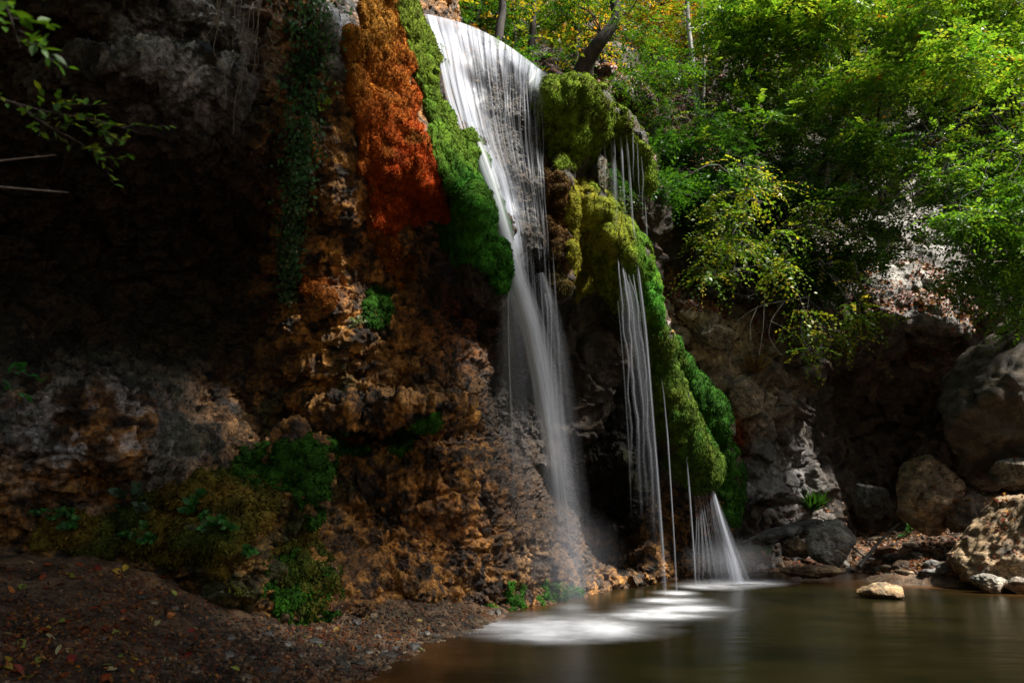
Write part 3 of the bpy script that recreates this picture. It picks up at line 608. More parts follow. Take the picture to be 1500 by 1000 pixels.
moss("moss_cushion", "rounded green moss bulge above the black cave mouth", [(822,262),(850,262),(900,285),(935,330),(972,430),(970,500),(940,480),(900,440),(845,440),(822,370)], (16, 21), lambda V, x, y, n, m: C3((.22, .20, .014), (.045, .18, .010), np.clip((x - 840) / 150 + (n - .5), 0, 1)) * (.5 + .9 * m[:, None]), .12, 56000, .038, seed=7, down=1.1, back=.6)
moss("moss_drape", "long green moss drape hanging down the right edge of the cave", [(940,480),(984,486),(1024,596),(1060,688),(1056,735),(1000,735),(980,660),(950,570)], (18.5, 23.6), lambda V, x, y, n, m: C3((.10, .13, .012), (.025, .09, .008), n) * (.7 + .6 * m[:, None]), .12, 40000, .052, seed=8, down=1.1, back=.7)
moss("moss_drape", "smaller deep green moss drape tucked behind the long one", [(968,480),(1005,515),(1065,580),(1075,640),(1030,655),(1000,590)], (20.5, 25), col_deep, .10, 16000, .06, seed=9, down=1.0, back=.7)
moss("moss_drape", "dark green moss on the low rock right of the right hand falls", [(1040,640),(1085,640),(1095,770),(1050,780)], (22.5, 27), col_deep, .08, 4000, .09, seed=10, back=.7)
moss("moss_mat", "vivid green moss shelf under the dark ledge crack", [(345,675),(400,645),(470,640),(530,640),(535,665),(480,690),(470,760),(440,780),(425,720),(370,700)], (11, 16), col_deep, .10, 9000, .06, thr=-.35, seed=11)
moss("moss_mat", "olive and green moss spread over the lower left rock buttress", [(40,770),(180,745),(250,700),(345,680),(425,720),(460,790),(495,840),(490,910),(430,930),(350,870),(280,830),(200,815),(60,812)], (9, 14.5), col_olive, .09, 18000, .06, thr=-.12, nscale=1.6, seed=12)
moss("moss_mat", "green moss low on the buttress just above the gravel shore", [(380,820),(440,800),(500,850),(495,925),(420,930)], (9, 14.5), col_deep, .08, 5000, .06, thr=.0, nscale=1.6, seed=13)
moss("moss_tuft", "small green moss patch on the ledge left of the falls", [(555,650),(600,620),(645,595),(650,615),(600,665),(565,675)], (12, 17), col_deep, .07, 2500, .05, seed=14)
moss("moss_tuft", "small green moss tuft in the middle of the brown wall", [(530,430),(560,425),(583,440),(575,475),(555,482),(540,465)], (12, 16), col_deep, .07, 1800, .05, seed=15)
moss("moss_tuft", "rusty moss cap on the knob beside the ivy tip", [(445,405),(490,408),(492,440),(470,450),(450,430)], (11, 16), col_rust, .07, 1500, .05, seed=16)
moss("moss_mat", "wet green moss rim where the wall meets the pool", [(705,880),(760,855),(840,845),(860,870),(780,895),(710,915)], (13, 22), col_deep, .05, 2500, .05, thr=-.1, seed=17)

# ------------------------------------------------------------------ falling water
M_SLIDE = fall_mat("falling_water_slide", 26, 1.3, .40, .66, 0.03, .96)
M_FALL = fall_mat("falling_water", 9, .7, .30, .70, .42, 1.0)
M_THREAD = fall_mat("thin_falling_water", 3, 1.5, .25, .7, .25, .8)
wfall = empty("waterfall", P(800, 880, 14.5)); tag(wfall, "main white waterfall sliding over the lip and dropping past the moss ridge into the pool", "waterfall")
def under(o, par):
    o.parent = par; o.matrix_parent_inverse = par.matrix_world.inverted() if False else o.matrix_parent_inverse
    me = o.data; c = np.empty(len(me.vertices) * 3, np.float32); me.vertices.foreach_get("co", c)
    c = c.reshape(-1, 3) - np.array(par.location, np.float32); me.vertices.foreach_set("co", c.ravel()); return o
def interp(path, t):
    path = np.array(path, float); k = np.linspace(0, 1, len(path)); return np.stack([np.interp(t, k, path[:, i]) for i in range(path.shape[1])], 1)
def smooth_path(path, n):
    path = np.array(path, float); d = np.concatenate([[0], np.cumsum(np.linalg.norm(np.diff(path[:, :2], axis=0), axis=1))]); t = np.linspace(0, d[-1], n)
    out = np.stack([np.interp(t, d, path[:, i]) for i in range(path.shape[1])], 1)
    for _ in range(max(2, n // 14)): out[1:-1] = out[1:-1] * .5 + (out[:-2] + out[2:]) * .25
    return out
def ribbon(name, path, mat, nv=70, wig=.0, nu=13, bulge=.35, soft=1.5, parent=None, useed=0.0):
    """path rows: px, py, depth, width in metres, opacity. A band of falling water with a rounded front and feathered edges"""
    q = smooth_path(path, nv); C = Pn(q[:, 0], q[:, 1], q[:, 2]); w = q[:, 3]; a = q[:, 4]
    if wig: C = C + wig * np.stack([fbm(np.stack([C[:, 2] * 1.3 + useed * 9 + k * 31, C[:, 2] * 0, C[:, 0] * 0], -1), 3, seed=5 + k) for k in range(3)], 1)
    u = np.linspace(-1, 1, nu); view = C - np.array([0, 0, CAM_H]); view /= np.linalg.norm(view, axis=1, keepdims=True)
    tg = np.gradient(C, axis=0); tg /= np.linalg.norm(tg, axis=1, keepdims=True); side = np.cross(tg, view); side /= np.linalg.norm(side, axis=1, keepdims=True)
    V = C[:, None] + side[:, None] * (u[None, :, None] * w[:, None, None] * .5) + view[:, None] * ((u ** 2)[None, :, None] * w[:, None, None] * bulge)
    A = a[:, None] * ((1 - u ** 2) ** soft)[None]
    ln = np.concatenate([[0], np.cumsum(np.linalg.norm(np.diff(C, axis=0), axis=1))]); UV = np.stack([np.broadcast_to(u[None] * .5 + .5 + useed, (nv, nu)), np.broadcast_to(ln[:, None] * .3, (nv, nu))], -1)
    idx = np.arange(nv * nu).reshape(nv, nu); F = np.stack([idx[:-1, :-1], idx[:-1, 1:], idx[1:, 1:], idx[1:, :-1]], -1).reshape(-1, 4)
    o = mesh_np(name, V.reshape(-1, 3), F, mat, uv=UV.reshape(-1, 2), attrs={"A": A.ravel()})
    if parent: under(o, parent)
    return o
# upper slide over the face: left and right edges, cast onto the rock
nv, nu = 70, 60; vv = np.linspace(0, 1, nv)
def curve(pts, t): q = smooth_path([(*p, 0) for p in pts], 100); return np.stack([np.interp(t, np.linspace(0, 1, 100), q[:, i]) for i in (0, 1)], 1)
Le = curve([(621,20),(636,70),(650,135),(668,190),(700,250),(722,320),(741,410)], vv); Re = curve([(806,114),(800,135),(800,200),(802,270),(806,340),(812,440)], vv)
Dg = np.zeros((nv, nu)); PXg = np.zeros((nv, nu)); PYg = np.zeros((nv, nu))
for i in range(nv):
    for j in range(nu):
        t = j / (nu - 1); x = Le[i, 0] * (1 - t) + Re[i, 0] * t; y = Le[i, 1] * (1 - t) + Re[i, 1] * t - (18 * math.sin(math.pi * t) if i == 0 else 18 * math.sin(math.pi * t) * (1 - vv[i]))
        h = cast(x, y + 3, (cliff,)); Dg[i, j] = h[1].y if h else 99; PXg[i, j] = x; PYg[i, j] = y
base_d = 14.4 + (PXg - 630) / 170 * 1.9; Dg = np.clip(Dg, base_d - .5, base_d + .05 + 1.15 * sstep(.1, .45, vv)[:, None])
for _ in range(6):
    Dp = np.pad(Dg, 1, mode='edge'); Dg = (Dg * 2 + Dp[:-2, 1:-1] + Dp[2:, 1:-1] + Dp[1:-1, :-2] + Dp[1:-1, 2:]) / 6
U, VV = np.meshgrid(np.linspace(0, 1, nu), vv); idx = np.arange(nv * nu).reshape(nv, nu); SF = np.stack([idx[:-1, :-1], idx[:-1, 1:], idx[1:, 1:], idx[1:, :-1]], -1).reshape(-1, 4)
for lay in range(2):
    un = vnoise(np.stack([U * 14, 0 * U, 0 * U + lay * 7], -1), 3) * .5 + vnoise(np.stack([U * 34, 0 * U, 0 * U + lay], -1), 4) * .5; dl = PXg - (Le[:, 0][:, None]); lip = np.exp(-(VV / np.clip(.075 + .08 * un + .03 * lay, .02, 1)) ** 1.6) * 1.4; left = np.exp(-(np.maximum(np.abs(dl - (26 - 8 * VV)) - 8, 0) / (25 - 10 * VV)) ** 2) * 1.25 * sstep(.0, .08, VV); thr_ = .035 * (1 - U * .25) * (1 - sstep(.75, 1, VV))
    A = np.clip(np.maximum(np.maximum(lip, left), thr_), 0, 1.1) * sstep(0, .04, VV + .03) * sstep(0, .02, U + .004) * (1 - sstep(.86, 1., U)) * (1 - sstep(.9, 1, VV) * sstep(.3, .5, U))
    A = A * (1 - .55 * blob(U, VV, .75, .22, .2, .10)) * (1 - sstep(.45, .95, VV) * sstep(.25, .6, U))
    V = Pn(PXg, PYg, Dg - .22 - .08 * lay)
    o = mesh_np("slide_sheet", V.reshape(-1, 3), SF, M_SLIDE, uv=np.stack([U + lay * 3.3, VV * 1.6 + lay * 1.7], -1).reshape(-1, 2), attrs={"A": A.ravel()}); under(o, wfall)
# the crest: a rounded roll of water following the lip
ribbon("crest", [(616,22,14.35,.25,1.0),(650,38,14.6,.34,1.2),(690,60,14.9,.42,1.3),(730,80,15.35,.46,1.3),(770,100,15.8,.42,1.2),(806,118,16.3,.25,.5)], fall_mat("crest_water", 11, 4, .35, .65, .15, 1.0), parent=wfall, bulge=.2, soft=1.6, nv=120)
# the main stream
ribbon("stream", [(650,90,14.4,.2,.2),(668,150,14.3,.36,.6),(694,212,14.2,.46,.95),(719,280,14.1,.48,1.5),(740,350,14.0,.44,1.6),(757,410,13.95,.50,1.5),(778,480,13.9,.60,1.3),(796,560,13.85,.64,1.0),(810,640,13.8,.66,.72),(820,720,13.75,.68,.55),(828,800,13.7,.72,.36),(832,880,13.6,.80,.26),(833,915,13.5,1.0,.14)], M_FALL, nv=110, nu=21, parent=wfall)
ribbon("stream", [(735,370,14.0,.3,.2),(757,420,13.9,.42,.8),(775,480,13.85,.40,.75),(790,560,13.8,.34,.6),(803,640,13.75,.3,.5),(815,740,13.7,.28,.3),(822,850,13.6,.3,.12)], M_FALL, nv=90, nu=13, parent=wfall, useed=3)
ribbon("veil", [(742,400,14.1,.30,.5),(746,480,14.1,.5,.45),(752,560,14.1,.7,.32),(757,640,14.1,.7,.22),(760,720,14.1,.7,.12),(762,800,14.1,.7,.0)], M_FALL, parent=wfall, useed=5)
ribbon("veil", [(745,420,14.0,.06,.8),(744,480,14.0,.06,.8),(747,560,14.0,.06,.6),(750,640,14.0,.08,.5),(752,730,14.0,.1,.1)], M_THREAD, parent=wfall, useed=7)
ribbon("veil", [(790,400,15.6,.25,.2),(800,440,15.4,.5,.30),(812,520,15.2,.7,.22),(822,620,15,.8,.15),(832,720,15,.9,.12),(838,860,14.8,1.0,.12)], M_FALL, parent=wfall, useed=9)
for k in range(26):
    t = .30 + .70 * (k + random.random()) / 26; ve = random.uniform(.75, 1.0); n = 14; rows = []
    op = random.uniform(.35, 1.0)
    for i in range(n):
        v = ve * i / (n - 1) + .03; tt = t - .04 * v; gi = min(nv - 1, int(v * (nv - 1))); gj = min(nu - 1, max(0, int(tt * (nu - 1))))
        rows.append((PXg[gi, gj] + random.uniform(-1, 1), PYg[gi, gj], Dg[gi, gj] - .22, random.uniform(.03, .05), op * (1 - i / n) ** .5))
    ribbon("thread", rows, M_THREAD, nv=40, nu=5, parent=wfall, useed=k * 1.7)
for k in range(7):
    xa = 768 + k * 7 + random.uniform(-2, 2); ya = 330 + random.uniform(0, 70); o_ = random.uniform(.3, .75); ribbon('thread', [(xa, ya, 15.0, .03, 0), (xa + 3, ya + 50, 14.9, .06, o_), (xa + 9, ya + 150, 14.8, .09, o_ * .8), (xa + 15, ya + 270, 14.7, .13, o_ * .35), (xa + 20, ya + 380, 14.6, .16, 0)], M_THREAD, nv=50, nu=9, parent=wfall, useed=40 + k, soft=2.2)
for (a, b) in [(798, 440), (803, 445)]: ribbon("thread", [(a,430,15.9,.04,.9),(a+4,450,15.9,.03,.9),(a+5,540,15.8,.04,.6),(a+6,650,15.8,.05,.0)], M_THREAD, nv=30, nu=5, parent=wfall, useed=a)

def stream(label, path, mat=M_THREAD, **k):
    o = ribbon("water_stream", path, mat, **k); q = path[-1]; set_origin(o, P(q[0], q[1], q[2])); tag(o, label, "stream", "thin streams falling from the moss right of the main fall"); return o
stream("longest thin stream, falling from the moss curtain notch over the bulge", [(915,172,16.9,.04,0),(917,195,16.9,.05,.6),(922,250,17.1,.07,1),(927,330,17.3,.06,.9),(935,400,17.5,.09,1),(945,480,17.6,.10,1),(955,600,17.6,.09,.85),(963,700,17.6,.09,.7),(970,800,17.6,.10,.55),(974,872,17.6,.12,.3)], nv=100)
for k, (x0, y0, x1, y1, w, o_, lb) in enumerate([(903,365,925,700,.05,.8,"leftmost thread running over the moss bulge and dropping before the cave"),(909,372,938,760,.07,.9,"second thread from the left over the moss bulge"),(914,388,946,740,.05,.7,"third thread from the left over the moss bulge"),(920,395,950,600,.05,.6,"fourth thread over the moss bulge, fading halfway down"),(927,400,957,800,.06,.7,"thread over the bulge hugging the longest stream on its left")]):
    stream(lb, [(x0,y0,17.5,w*.8,.3*o_),(x0+4,y0+25,17.3,w,o_),(x0+(x1-x0)*.45,y0+(y1-y0)*.25,17.25,w*1.3,o_*.9),(x0+(x1-x0)*.8,y0+(y1-y0)*.6,17.25,w*1.5,o_*.55),(x1,y1,17.25,w*2.6,.0)], wig=.05, useed=k * 3, nu=9, soft=2.4)
stream("soft faint veil of spray behind the threads over the moss bulge", [(912,392,17.6,.25,.1),(918,430,17.5,.42,.30),(930,520,17.5,.46,.22),(944,620,17.5,.44,.12),(955,720,17.5,.4,.05),(960,800,17.5,.36,0)], M_FALL, nv=60)
for k, (x0, y0, y1, o_, lb) in enumerate([(899,170,300,.6,"fine thread just left of the bright one in the curtain notch"),(925,178,270,.7,"fine thread right of the longest stream under the curtain"),(933,205,300,.5,"second fine thread right of the longest stream"),(939,230,330,.5,"third fine thread right of the longest stream"),(878,200,260,.5,"faint thread at the foot of the mossy cushion")]):
    stream(lb, [(x0,y0,16.9,.03,.4*o_),(x0+1,y0+25,16.9,.045,o_),(x0+2,(y0+y1)/2,16.9,.045,o_*.8),(x0+3,y1,16.9,.04,0)], wig=.03, useed=k * 5)
stream("thin stream from the middle of the long moss drape to the pool", [(966,535,19.4,.02,0),(972,575,19.4,.04,.5),(978,640,19.4,.05,1),(983,720,19.4,.05,.8),(988,800,19.4,.05,.7),(991,865,19.4,.07,.4)])
stream("thin stream from the lower part of the long moss drape", [(999,625,20.6,.02,0),(1005,660,20.6,.04,.5),(1010,720,20.6,.06,1),(1015,790,20.6,.06,.8),(1019,858,20.6,.08,.4)])
stream("short left thread inside the moss curtain notch", [(884,185,17.0,.04,.5),(886,220,17.0,.06,.8),(887,290,17.0,.05,.2)])
stream("faint wide veil of threads inside the moss curtain notch", [(896,190,17.1,.12,.3),(898,240,17.1,.2,.55),(900,300,17.1,.2,.2),(901,340,17.1,.2,.0)], M_FALL)
stream("bright short stream beside the longest one in the curtain notch", [(908,180,17.0,.06,.6),(911,230,17.0,.08,1),(914,290,17.0,.06,.4),(916,320,17.0,.05,0)])
stream("fine thread off the right tip of the moss curtain", [(944,280,17.8,.03,.5),(947,330,17.8,.04,.7),(950,400,17.8,.03,.3),(951,430,17.8,.03,0)])
stream("fine thread down the left side of the moss bulge", [(905,440,17.4,.03,.3),(912,520,17.4,.04,.4),(920,640,17.4,.05,.2),(925,760,17.4,.05,0)])
fan = empty("water_fan", P(1060, 852, 22)); tag(fan, "low white fan of water spreading from the foot of the long moss drape", "waterfall")
ribbon("fan_sheet", [(1041,712,22.1,.10,.9),(1050,750,22.0,.38,.85),(1060,790,21.9,.65,.75),(1068,825,21.8,.95,.65),(1073,856,21.7,1.3,.3)], fall_mat("fan_water", 14, .5, .38, .66, .08, .95), nv=50, nu=25, parent=fan, useed=2)
ribbon("fan_sheet", [(1044,715,22.0,.08,1),(1058,770,21.9,.20,1.0),(1072,820,21.8,.34,.9),(1080,856,21.7,.50,.5)], M_FALL, nv=50, nu=15, parent=fan, useed=6)
for k in range(16):
    x1 = 1018 + k * 3.9 + random.uniform(-2, 2); ribbon("thread", [(1016 + k * 1.8, 706 + random.uniform(-10, 8), 22.2, .02, .5), (1020 + k * 2.1, 760, 22.1, random.uniform(.02, .05), random.uniform(.3, .8)), (x1, random.uniform(835, 858), 21.9, .08, .15)], M_THREAD, nv=40, nu=7, parent=fan, useed=k, wig=.03, soft=2.2)

# fine spray hanging where the main fall lands
def mist_mat():
    m, nt, out = mat_new("spray"); L = nt.links.new; tc = nd(nt, "ShaderNodeTexCoord"); g = nd(nt, "ShaderNodeTexGradient"); g.gradient_type = 'SPHERICAL'
    L(tc.outputs["Object"], g.inputs[0]); mu = nd(nt, "ShaderNodeMath", operation='POWER'); mu.inputs[1].default_value = 1.6; L(g.outputs["Fac"], mu.inputs[0]); m2 = nd(nt, "ShaderNodeMath", operation='MULTIPLY'); m2.inputs[1].default_value = .38; L(mu.outputs[0], m2.inputs[0])
    v = nd(nt, "ShaderNodeVolumePrincipled"); v.inputs["Color"].default_value = (.9, .92, 1, 1); L(m2.outputs[0], v.inputs["Density"]); L(v.outputs[0], out.inputs["Volume"]); return m
MM = mist_mat()
for lab, (a, b, Y), sc in [("faint spray cloud at the foot of the main waterfall", (832, 862, 13.6), (1.1, .9, 1.1)), ("faint spray at the foot of the low water fan", (1070, 838, 21.6), (1.5, .9, .7))]:
    th, ph = np.meshgrid(np.linspace(0, 2 * np.pi, 25)[:-1], np.linspace(.02, np.pi - .02, 13), indexing='ij'); Vm = np.stack([np.sin(ph) * np.cos(th), np.sin(ph) * np.sin(th), np.cos(ph)], -1); n_ = th.shape
    idx = np.arange(th.size).reshape(n_); nx_ = np.roll(idx, -1, 0); Fm = np.stack([idx[:, :-1], nx_[:, :-1], nx_[:, 1:], idx[:, 1:]], -1).reshape(-1, 4)
    o = mesh_np("spray_mist", Vm.reshape(-1, 3), Fm[:, ::-1], MM); c = P(a, b, Y); c.z = max(c.z, sc[2] + .02); o.location = c; o.scale = sc; tag(o, lab, "spray", kind="stuff")
# foam on the pool
def foam_mat():
    m, nt, out = mat_new("foam"); L = nt.links.new; at = nd(nt, "ShaderNodeAttribute", attribute_name="A"); tc = nd(nt, "ShaderNodeTexCoord")
    mp = nd(nt, "ShaderNodeMapping"); mp.inputs["Scale"].default_value = (.9, .7, 1); L(tc.outputs["Object"], mp.inputs[0])
    n1 = nd(nt, "ShaderNodeTexNoise", Scale=1.6, Detail=3.0); L(mp.outputs[0], n1.inputs[0]); r = ramp(nt, n1.outputs[0], [(.3, .45), (.65, 1.0)])
    mu = nd(nt, "ShaderNodeMath", operation='MULTIPLY'); L(r.outputs[0], mu.inputs[0]); L(at.outputs["Fac"], mu.inputs[1])
    di = nd(nt, "ShaderNodeBsdfDiffuse"); di.inputs[0].default_value = (.82, .84, .9, 1); tp = nd(nt, "ShaderNodeBsdfTransparent"); mx = nd(nt, "ShaderNodeMixShader")
    L(mu.outputs[0], mx.inputs[0]); L(tp.outputs[0], mx.inputs[1]); L(di.outputs[0], mx.inputs[2]); L(mx.outputs[0], out.inputs[0]); return m
fx, fy = np.meshgrid(np.arange(-2, 12, .08), np.arange(10, 28, .08), indexing='ij'); fv = np.stack([fx.ravel(), fy.ravel(), 0 * fx.ravel() + .02], 1); A = np.zeros(len(fv))
for (a, b, rx, ry, s_) in [(870,912,1.4,1.1,.07),(980,890,1.1,1.4,.08),(800,905,.9,1.0,.12),(800,924,.75,.8,2.0),(860,922,.75,.75,1.7),(750,917,.55,.6,.6),(955,903,.7,.45,.9),(1005,893,.6,.5,.7),(972,881,.35,.4,.8),(990,869,.35,.5,.8),(1020,860,.4,.6,.6),(945,896,.4,.4,.4),(1075,852,.75,1.1,1.2),(1110,851,.6,.8,.6),(1045,858,.6,1.0,.5),(1000,880,.5,.7,.35),(835,890,.3,.6,.2)]:
    c = PZ(a, b); A += s_ * np.exp(-(((fv[:, 0] - c.x) / rx) ** 2 + ((fv[:, 1] - c.y) / ry) ** 2))
A = A * (.55 + .9 * (.5 + .5 * fbm(fv * np.array([.9, .7, 1]), 3, seed=71))); st = .5 + .5 * fbm(fv * np.array([1.6, 3.2, 1]) + 1.5 * fbm(fv * .8, 2, seed=73)[:, None], 3, seed=72); A = A * (.45 + 1.1 * st); A = np.clip(1 - np.exp(-A * 1.1) - .02, 0, 1); idx = np.arange(fx.size).reshape(fx.shape); ff = np.stack([idx[:-1, :-1], idx[1:, :-1], idx[1:, 1:], idx[:-1, 1:]], -1).reshape(-1, 4)
fv, ff, A = compact(fv, ff[(A > .002)[ff].any(1)], A); foam = mesh_np("foam", fv, ff, foam_mat(), attrs={"A": A}); tag(foam, "soft white foam drifting where the falls strike the pool", "foam", kind="stuff")

# ------------------------------------------------------------------ boulders and stones
def ico(level):
    t = (1 + 5 ** .5) / 2; V = np.array([(-1, t, 0), (1, t, 0), (-1, -t, 0), (1, -t, 0), (0, -1, t), (0, 1, t), (0, -1, -t), (0, 1, -t), (t, 0, -1), (t, 0, 1), (-t, 0, -1), (-t, 0, 1)], float)
    F = np.array([(0, 11, 5), (0, 5, 1), (0, 1, 7), (0, 7, 10), (0, 10, 11), (1, 5, 9), (5, 11, 4), (11, 10, 2), (10, 7, 6), (7, 1, 8), (3, 9, 4), (3, 4, 2), (3, 2, 6), (3, 6, 8), (3, 8, 9), (4, 9, 5), (2, 4, 11), (6, 2, 10), (8, 6, 7), (9, 8, 1)])
    V /= np.linalg.norm(V, axis=1, keepdims=True)
    for _ in range(level):
        n = len(V); E = np.sort(edges_of(F), 1); key = E[:, 0].astype(np.int64) * n + E[:, 1]; uk, fi, inv = np.unique(key, return_index=True, return_inverse=True); inv = inv.ravel()
        mid = V[E[fi, 0]] + V[E[fi, 1]]; mid /= np.linalg.norm(mid, axis=1, keepdims=True); m = len(F); a, b, c = [n + inv[i * m:(i + 1) * m] for i in range(3)]
        V = np.concatenate([V, mid]); F = np.concatenate([np.stack([F[:, 0], a, c], 1), np.stack([F[:, 1], b, a], 1), np.stack([F[:, 2], c, b], 1), np.stack([a, b, c], 1)])
    return V, F
ICO = {k: ico(k) for k in (1, 2, 3, 4, 5)}
def stone_mesh(size, seed, level, colr, cuts=9, ruff=1.0, flat=.62, boxy=1.0):
    V, F = ICO[level]; V = np.sign(V) * np.abs(V) ** boxy * (.62 + .38 * boxy); r = np.random.default_rng(seed)
    for _ in range(cuts):
        n = r.normal(0, 1, 3); n /= np.linalg.norm(n); d = r.uniform(flat - .1, .86); o = np.maximum(V @ n - d, 0); V -= n * (o * .98)[:, None]
    V *= np.array(size); s = float(np.mean(size)); Nn = vnormals(V, F); q = V + seed * 3.7
    V = V + Nn * (ruff * (.06 * s * fbm(q * 1.2 / s, 3, seed=seed) + 0.06 * s * ridged(q * 2.6 / s, 3, seed=seed + 5) + 0.035 * s * fbm(q * 9 / s, 3, gain=.6, seed=seed + 7)))[:, None]
    if level >= 4: wk = worley(q * 1.7 / s, seed + 3); V = V + Nn * (s * ((.07 if level < 5 else .035) * wk[3] + .02 * (wk[2] - .5) - .04 * np.maximum(0, .12 - wk[1]) / .12 + .03 * ridged(q * 8 / s, 3, seed=seed + 12)))[:, None]
    c = np.tile(np.array(colr, float), (len(V), 1)); nz = fbm(q * 2 / s, 4, seed=seed + 9); c = c * (1 + .55 * nz[:, None]); return V, F, c
def boulder(name, label, px, py, Y, size, colr, seed, rot=(0, 0, 0), level=5, group="boulders on the far bank of the pool", cuts=17, moss_top=None, cat="boulder", litter=0, wet=True, **k):
    V, F, c = stone_mesh(size, seed, level, colr, cuts, **k); from mathutils import Euler
    M = np.array(Euler(rot).to_matrix()); V = V @ M.T; loc = P(px, py, Y); Nn = vnormals(V, F)
    if moss_top is not None: t = sstep(.1, .6, Nn[:, 2] + fbm(V * 3, 3, seed=seed) * .6); c = mixc(c, moss_top, t)
    if wet: c = mixc(c, np.array(colr) * np.array([.75, .5, .3]), sstep(.45, .0, V[:, 2] + loc.z + .15 * fbm(V * 4, 2, seed=3)) * .7)
    o = mesh_np(name, V, F, M_STONE, c); o.location = loc; tag(o, label, cat, group); return o
grey, tan, brn, dk = (.15, .14, .13), (.30, .235, .165), (.20, .13, .075), (.085, .07, .055)
bould = []
def B(*a, **k): o = boulder(*a, **k); bould.append(o); return o
B("boulder", "huge dark grey slab leaning over the far bank at the right edge", 1508, 592, 24.2, (4.0, 2.8, 2.7), (.075, .058, .038), 1, rot=(.15, -.72, .1), cuts=14, boxy=.8, flat=.7)
B("boulder", "large square brown grey boulder below the leaning slab", 1366, 724, 24.6, (1.55, 1.4, 1.5), (.27, .18, .10), 2, rot=(.1, .2, .5), boxy=.7)
B("boulder", "mid sized boulder wedged between the square one and the sloping one", 1432, 748, 24.0, (1.15, 1.1, .85), (.17, .125, .085), 3, rot=(.1, -.3, .2))
B("boulder", "broad tan boulder sloping up to the right edge of the bank", 1492, 796, 20.8, (2.5, 1.5, 1.15), (.27, .185, .10), 4, rot=(-.1, -.6, .1), cuts=12, boxy=.8)
B("boulder", "rounded grey boulder in front of the dark hollow", 1274, 738, 26.5, (.80, .7, .74), grey, 5, rot=(0, .2, .4))
B("boulder", "pale grey boulder with brown wet foot on the far shore", 1220, 792, 25.0, (.84, .7, .95), (.30, .28, .25), 6, rot=(0, .5, .3), boxy=.7)
B("boulder", "small dark brown boulder left of the pale grey one", 1163, 803, 25.2, (.5, .45, .42), brn, 7, level=4)
B("boulder", "low mossy brown boulder nearest the water fan", 1108, 813, 24.6, (.65, .6, .42), (.22, .11, .05), 8, moss_top=(.03, .06, .012), level=4)
B("boulder", "flat grey slab lying under the rock wall right of the water fan", 1148, 782, 26.0, (1.5, .6, .26), (.20, .19, .18), 9, rot=(0, -.28, .1), level=4)
B("boulder", "long low wet rock at the edge of the far shore", 1190, 838, 23.9, (1.05, .5, .20), (.20, .14, .08), 10, level=4)
B("boulder", "lone tan rock standing in the pool", 1289, 866, 18.6, (.60, .5, .28), (.34, .25, .14), 11, level=4, group="rocks standing in the pool", rot=(0, .1, .2))
B("boulder", "pale craggy rock at the right end of the shallows", 1452, 854, 19.8, (.50, .4, .27), (.34, .31, .26), 12, level=4, group="rocks standing in the pool")
B("boulder", "pale flat rock at the right frame edge in the shallows", 1497, 856, 19.6, (.50, .4, .22), (.34, .29, .23), 13, level=4, group="rocks standing in the pool")
B("boulder", "tan boulder perched at the top of the wall right of the moss bulge", 1047, 492, 25.0, (.75, .7, .68), (.30, .25, .19), 14, group="rocks at the head of the wall")
B("boulder", "pale boulder tucked against the moss bulge at the head of the wall", 985, 488, 25.2, (.75, .6, .45), (.34, .28, .22), 15, group="rocks at the head of the wall")
B("boulder", "grey brown block low at the right edge above the sloping boulder", 1500, 690, 23.0, (1.2, .9, .5), (.19, .16, .12), 16)
B("boulder", "cracked pale block on the bright face right of the moss drapes", 1098, 585, 25.4, (.75, .6, .85), (.42, .34, .26), 17, group="rocks at the head of the wall", rot=(0, -.5, .3))
# smaller stones strewn on the two banks: one thing each
adjs = ["angular", "rounded", "flat", "chipped", "squat", "pointed"]; cols = [("pale grey", (.30, .28, .25)), ("brown", (.17, .105, .06)), ("tan", (.30, .22, .14)), ("dark", (.07, .06, .05)), ("rusty", (.22, .10, .045)), ("grey", (.18, .17, .16))]
def whr(px, py):
    if px < 520:
        if py > 930: return "low in the gravel near the bottom edge, %s" % ("under the left leaves" if px < 250 else "left of the shoreline")
        return "on the earth bank %s" % ("at the far left" if px < 150 else "below the mossy buttress")
    if px < 760: return "on the shoreline at the foot of the brown wall"
    if px < 1180: return "on the far shore beside the water fan"
    if px < 1290: return "on the far shore around the pale grey boulder"
    if px < 1400: return "on the far shore below the square boulder"
    return "on the far shore below the sloping tan boulder"
USED = {}
def combo(key, *lists):
    """an unused combination of words for this place, so that no two neighbours share a label"""
    import itertools
    if key not in USED: L_ = list(itertools.product(*lists)); random.shuffle(L_); USED[key] = L_
    return USED[key].pop()
def smallstone(px, py, s, seed, group):
    h = cast(px, py, (ground, cliff))
    if not h: return
    w = whr(px, py); an, (cn, cc) = combo(w, adjs, cols); fl = {"flat": .4, "pointed": .9}.get(an, .62)
    V, F, c = stone_mesh((s, s * rng.uniform(.7, 1), s * fl * rng.uniform(.9, 1.1)), seed, 3, np.array(cc) * .75, 11, boxy=.75)
    a = rng.uniform(0, 6.3); ca, sa = math.cos(a), math.sin(a); V = V @ np.array([[ca, sa, 0], [-sa, ca, 0], [0, 0, 1]])
    o = mesh_np("stone", V, F, M_STONE, c); o.location = h[1] - Vector((0, 0, s * fl * .12))
    tag(o, "%s %s stone %s" % (an, cn, w), "stone", group); return o
for i in range(46):
    t = rng.random(); smallstone(rng.uniform(330, 560) if i % 3 else rng.uniform(80, 480), rng.uniform(900, 995) if i % 3 else rng.uniform(860, 990), rng.uniform(.04, .13), 400 + i, "stones on the near bank")
for i in range(26): smallstone(500 + i * 9 + rng.uniform(-5, 5), 992 - i * 3.1 - rng.uniform(4, 26), rng.uniform(.05, .14), 500 + i, "stones along the near shoreline")
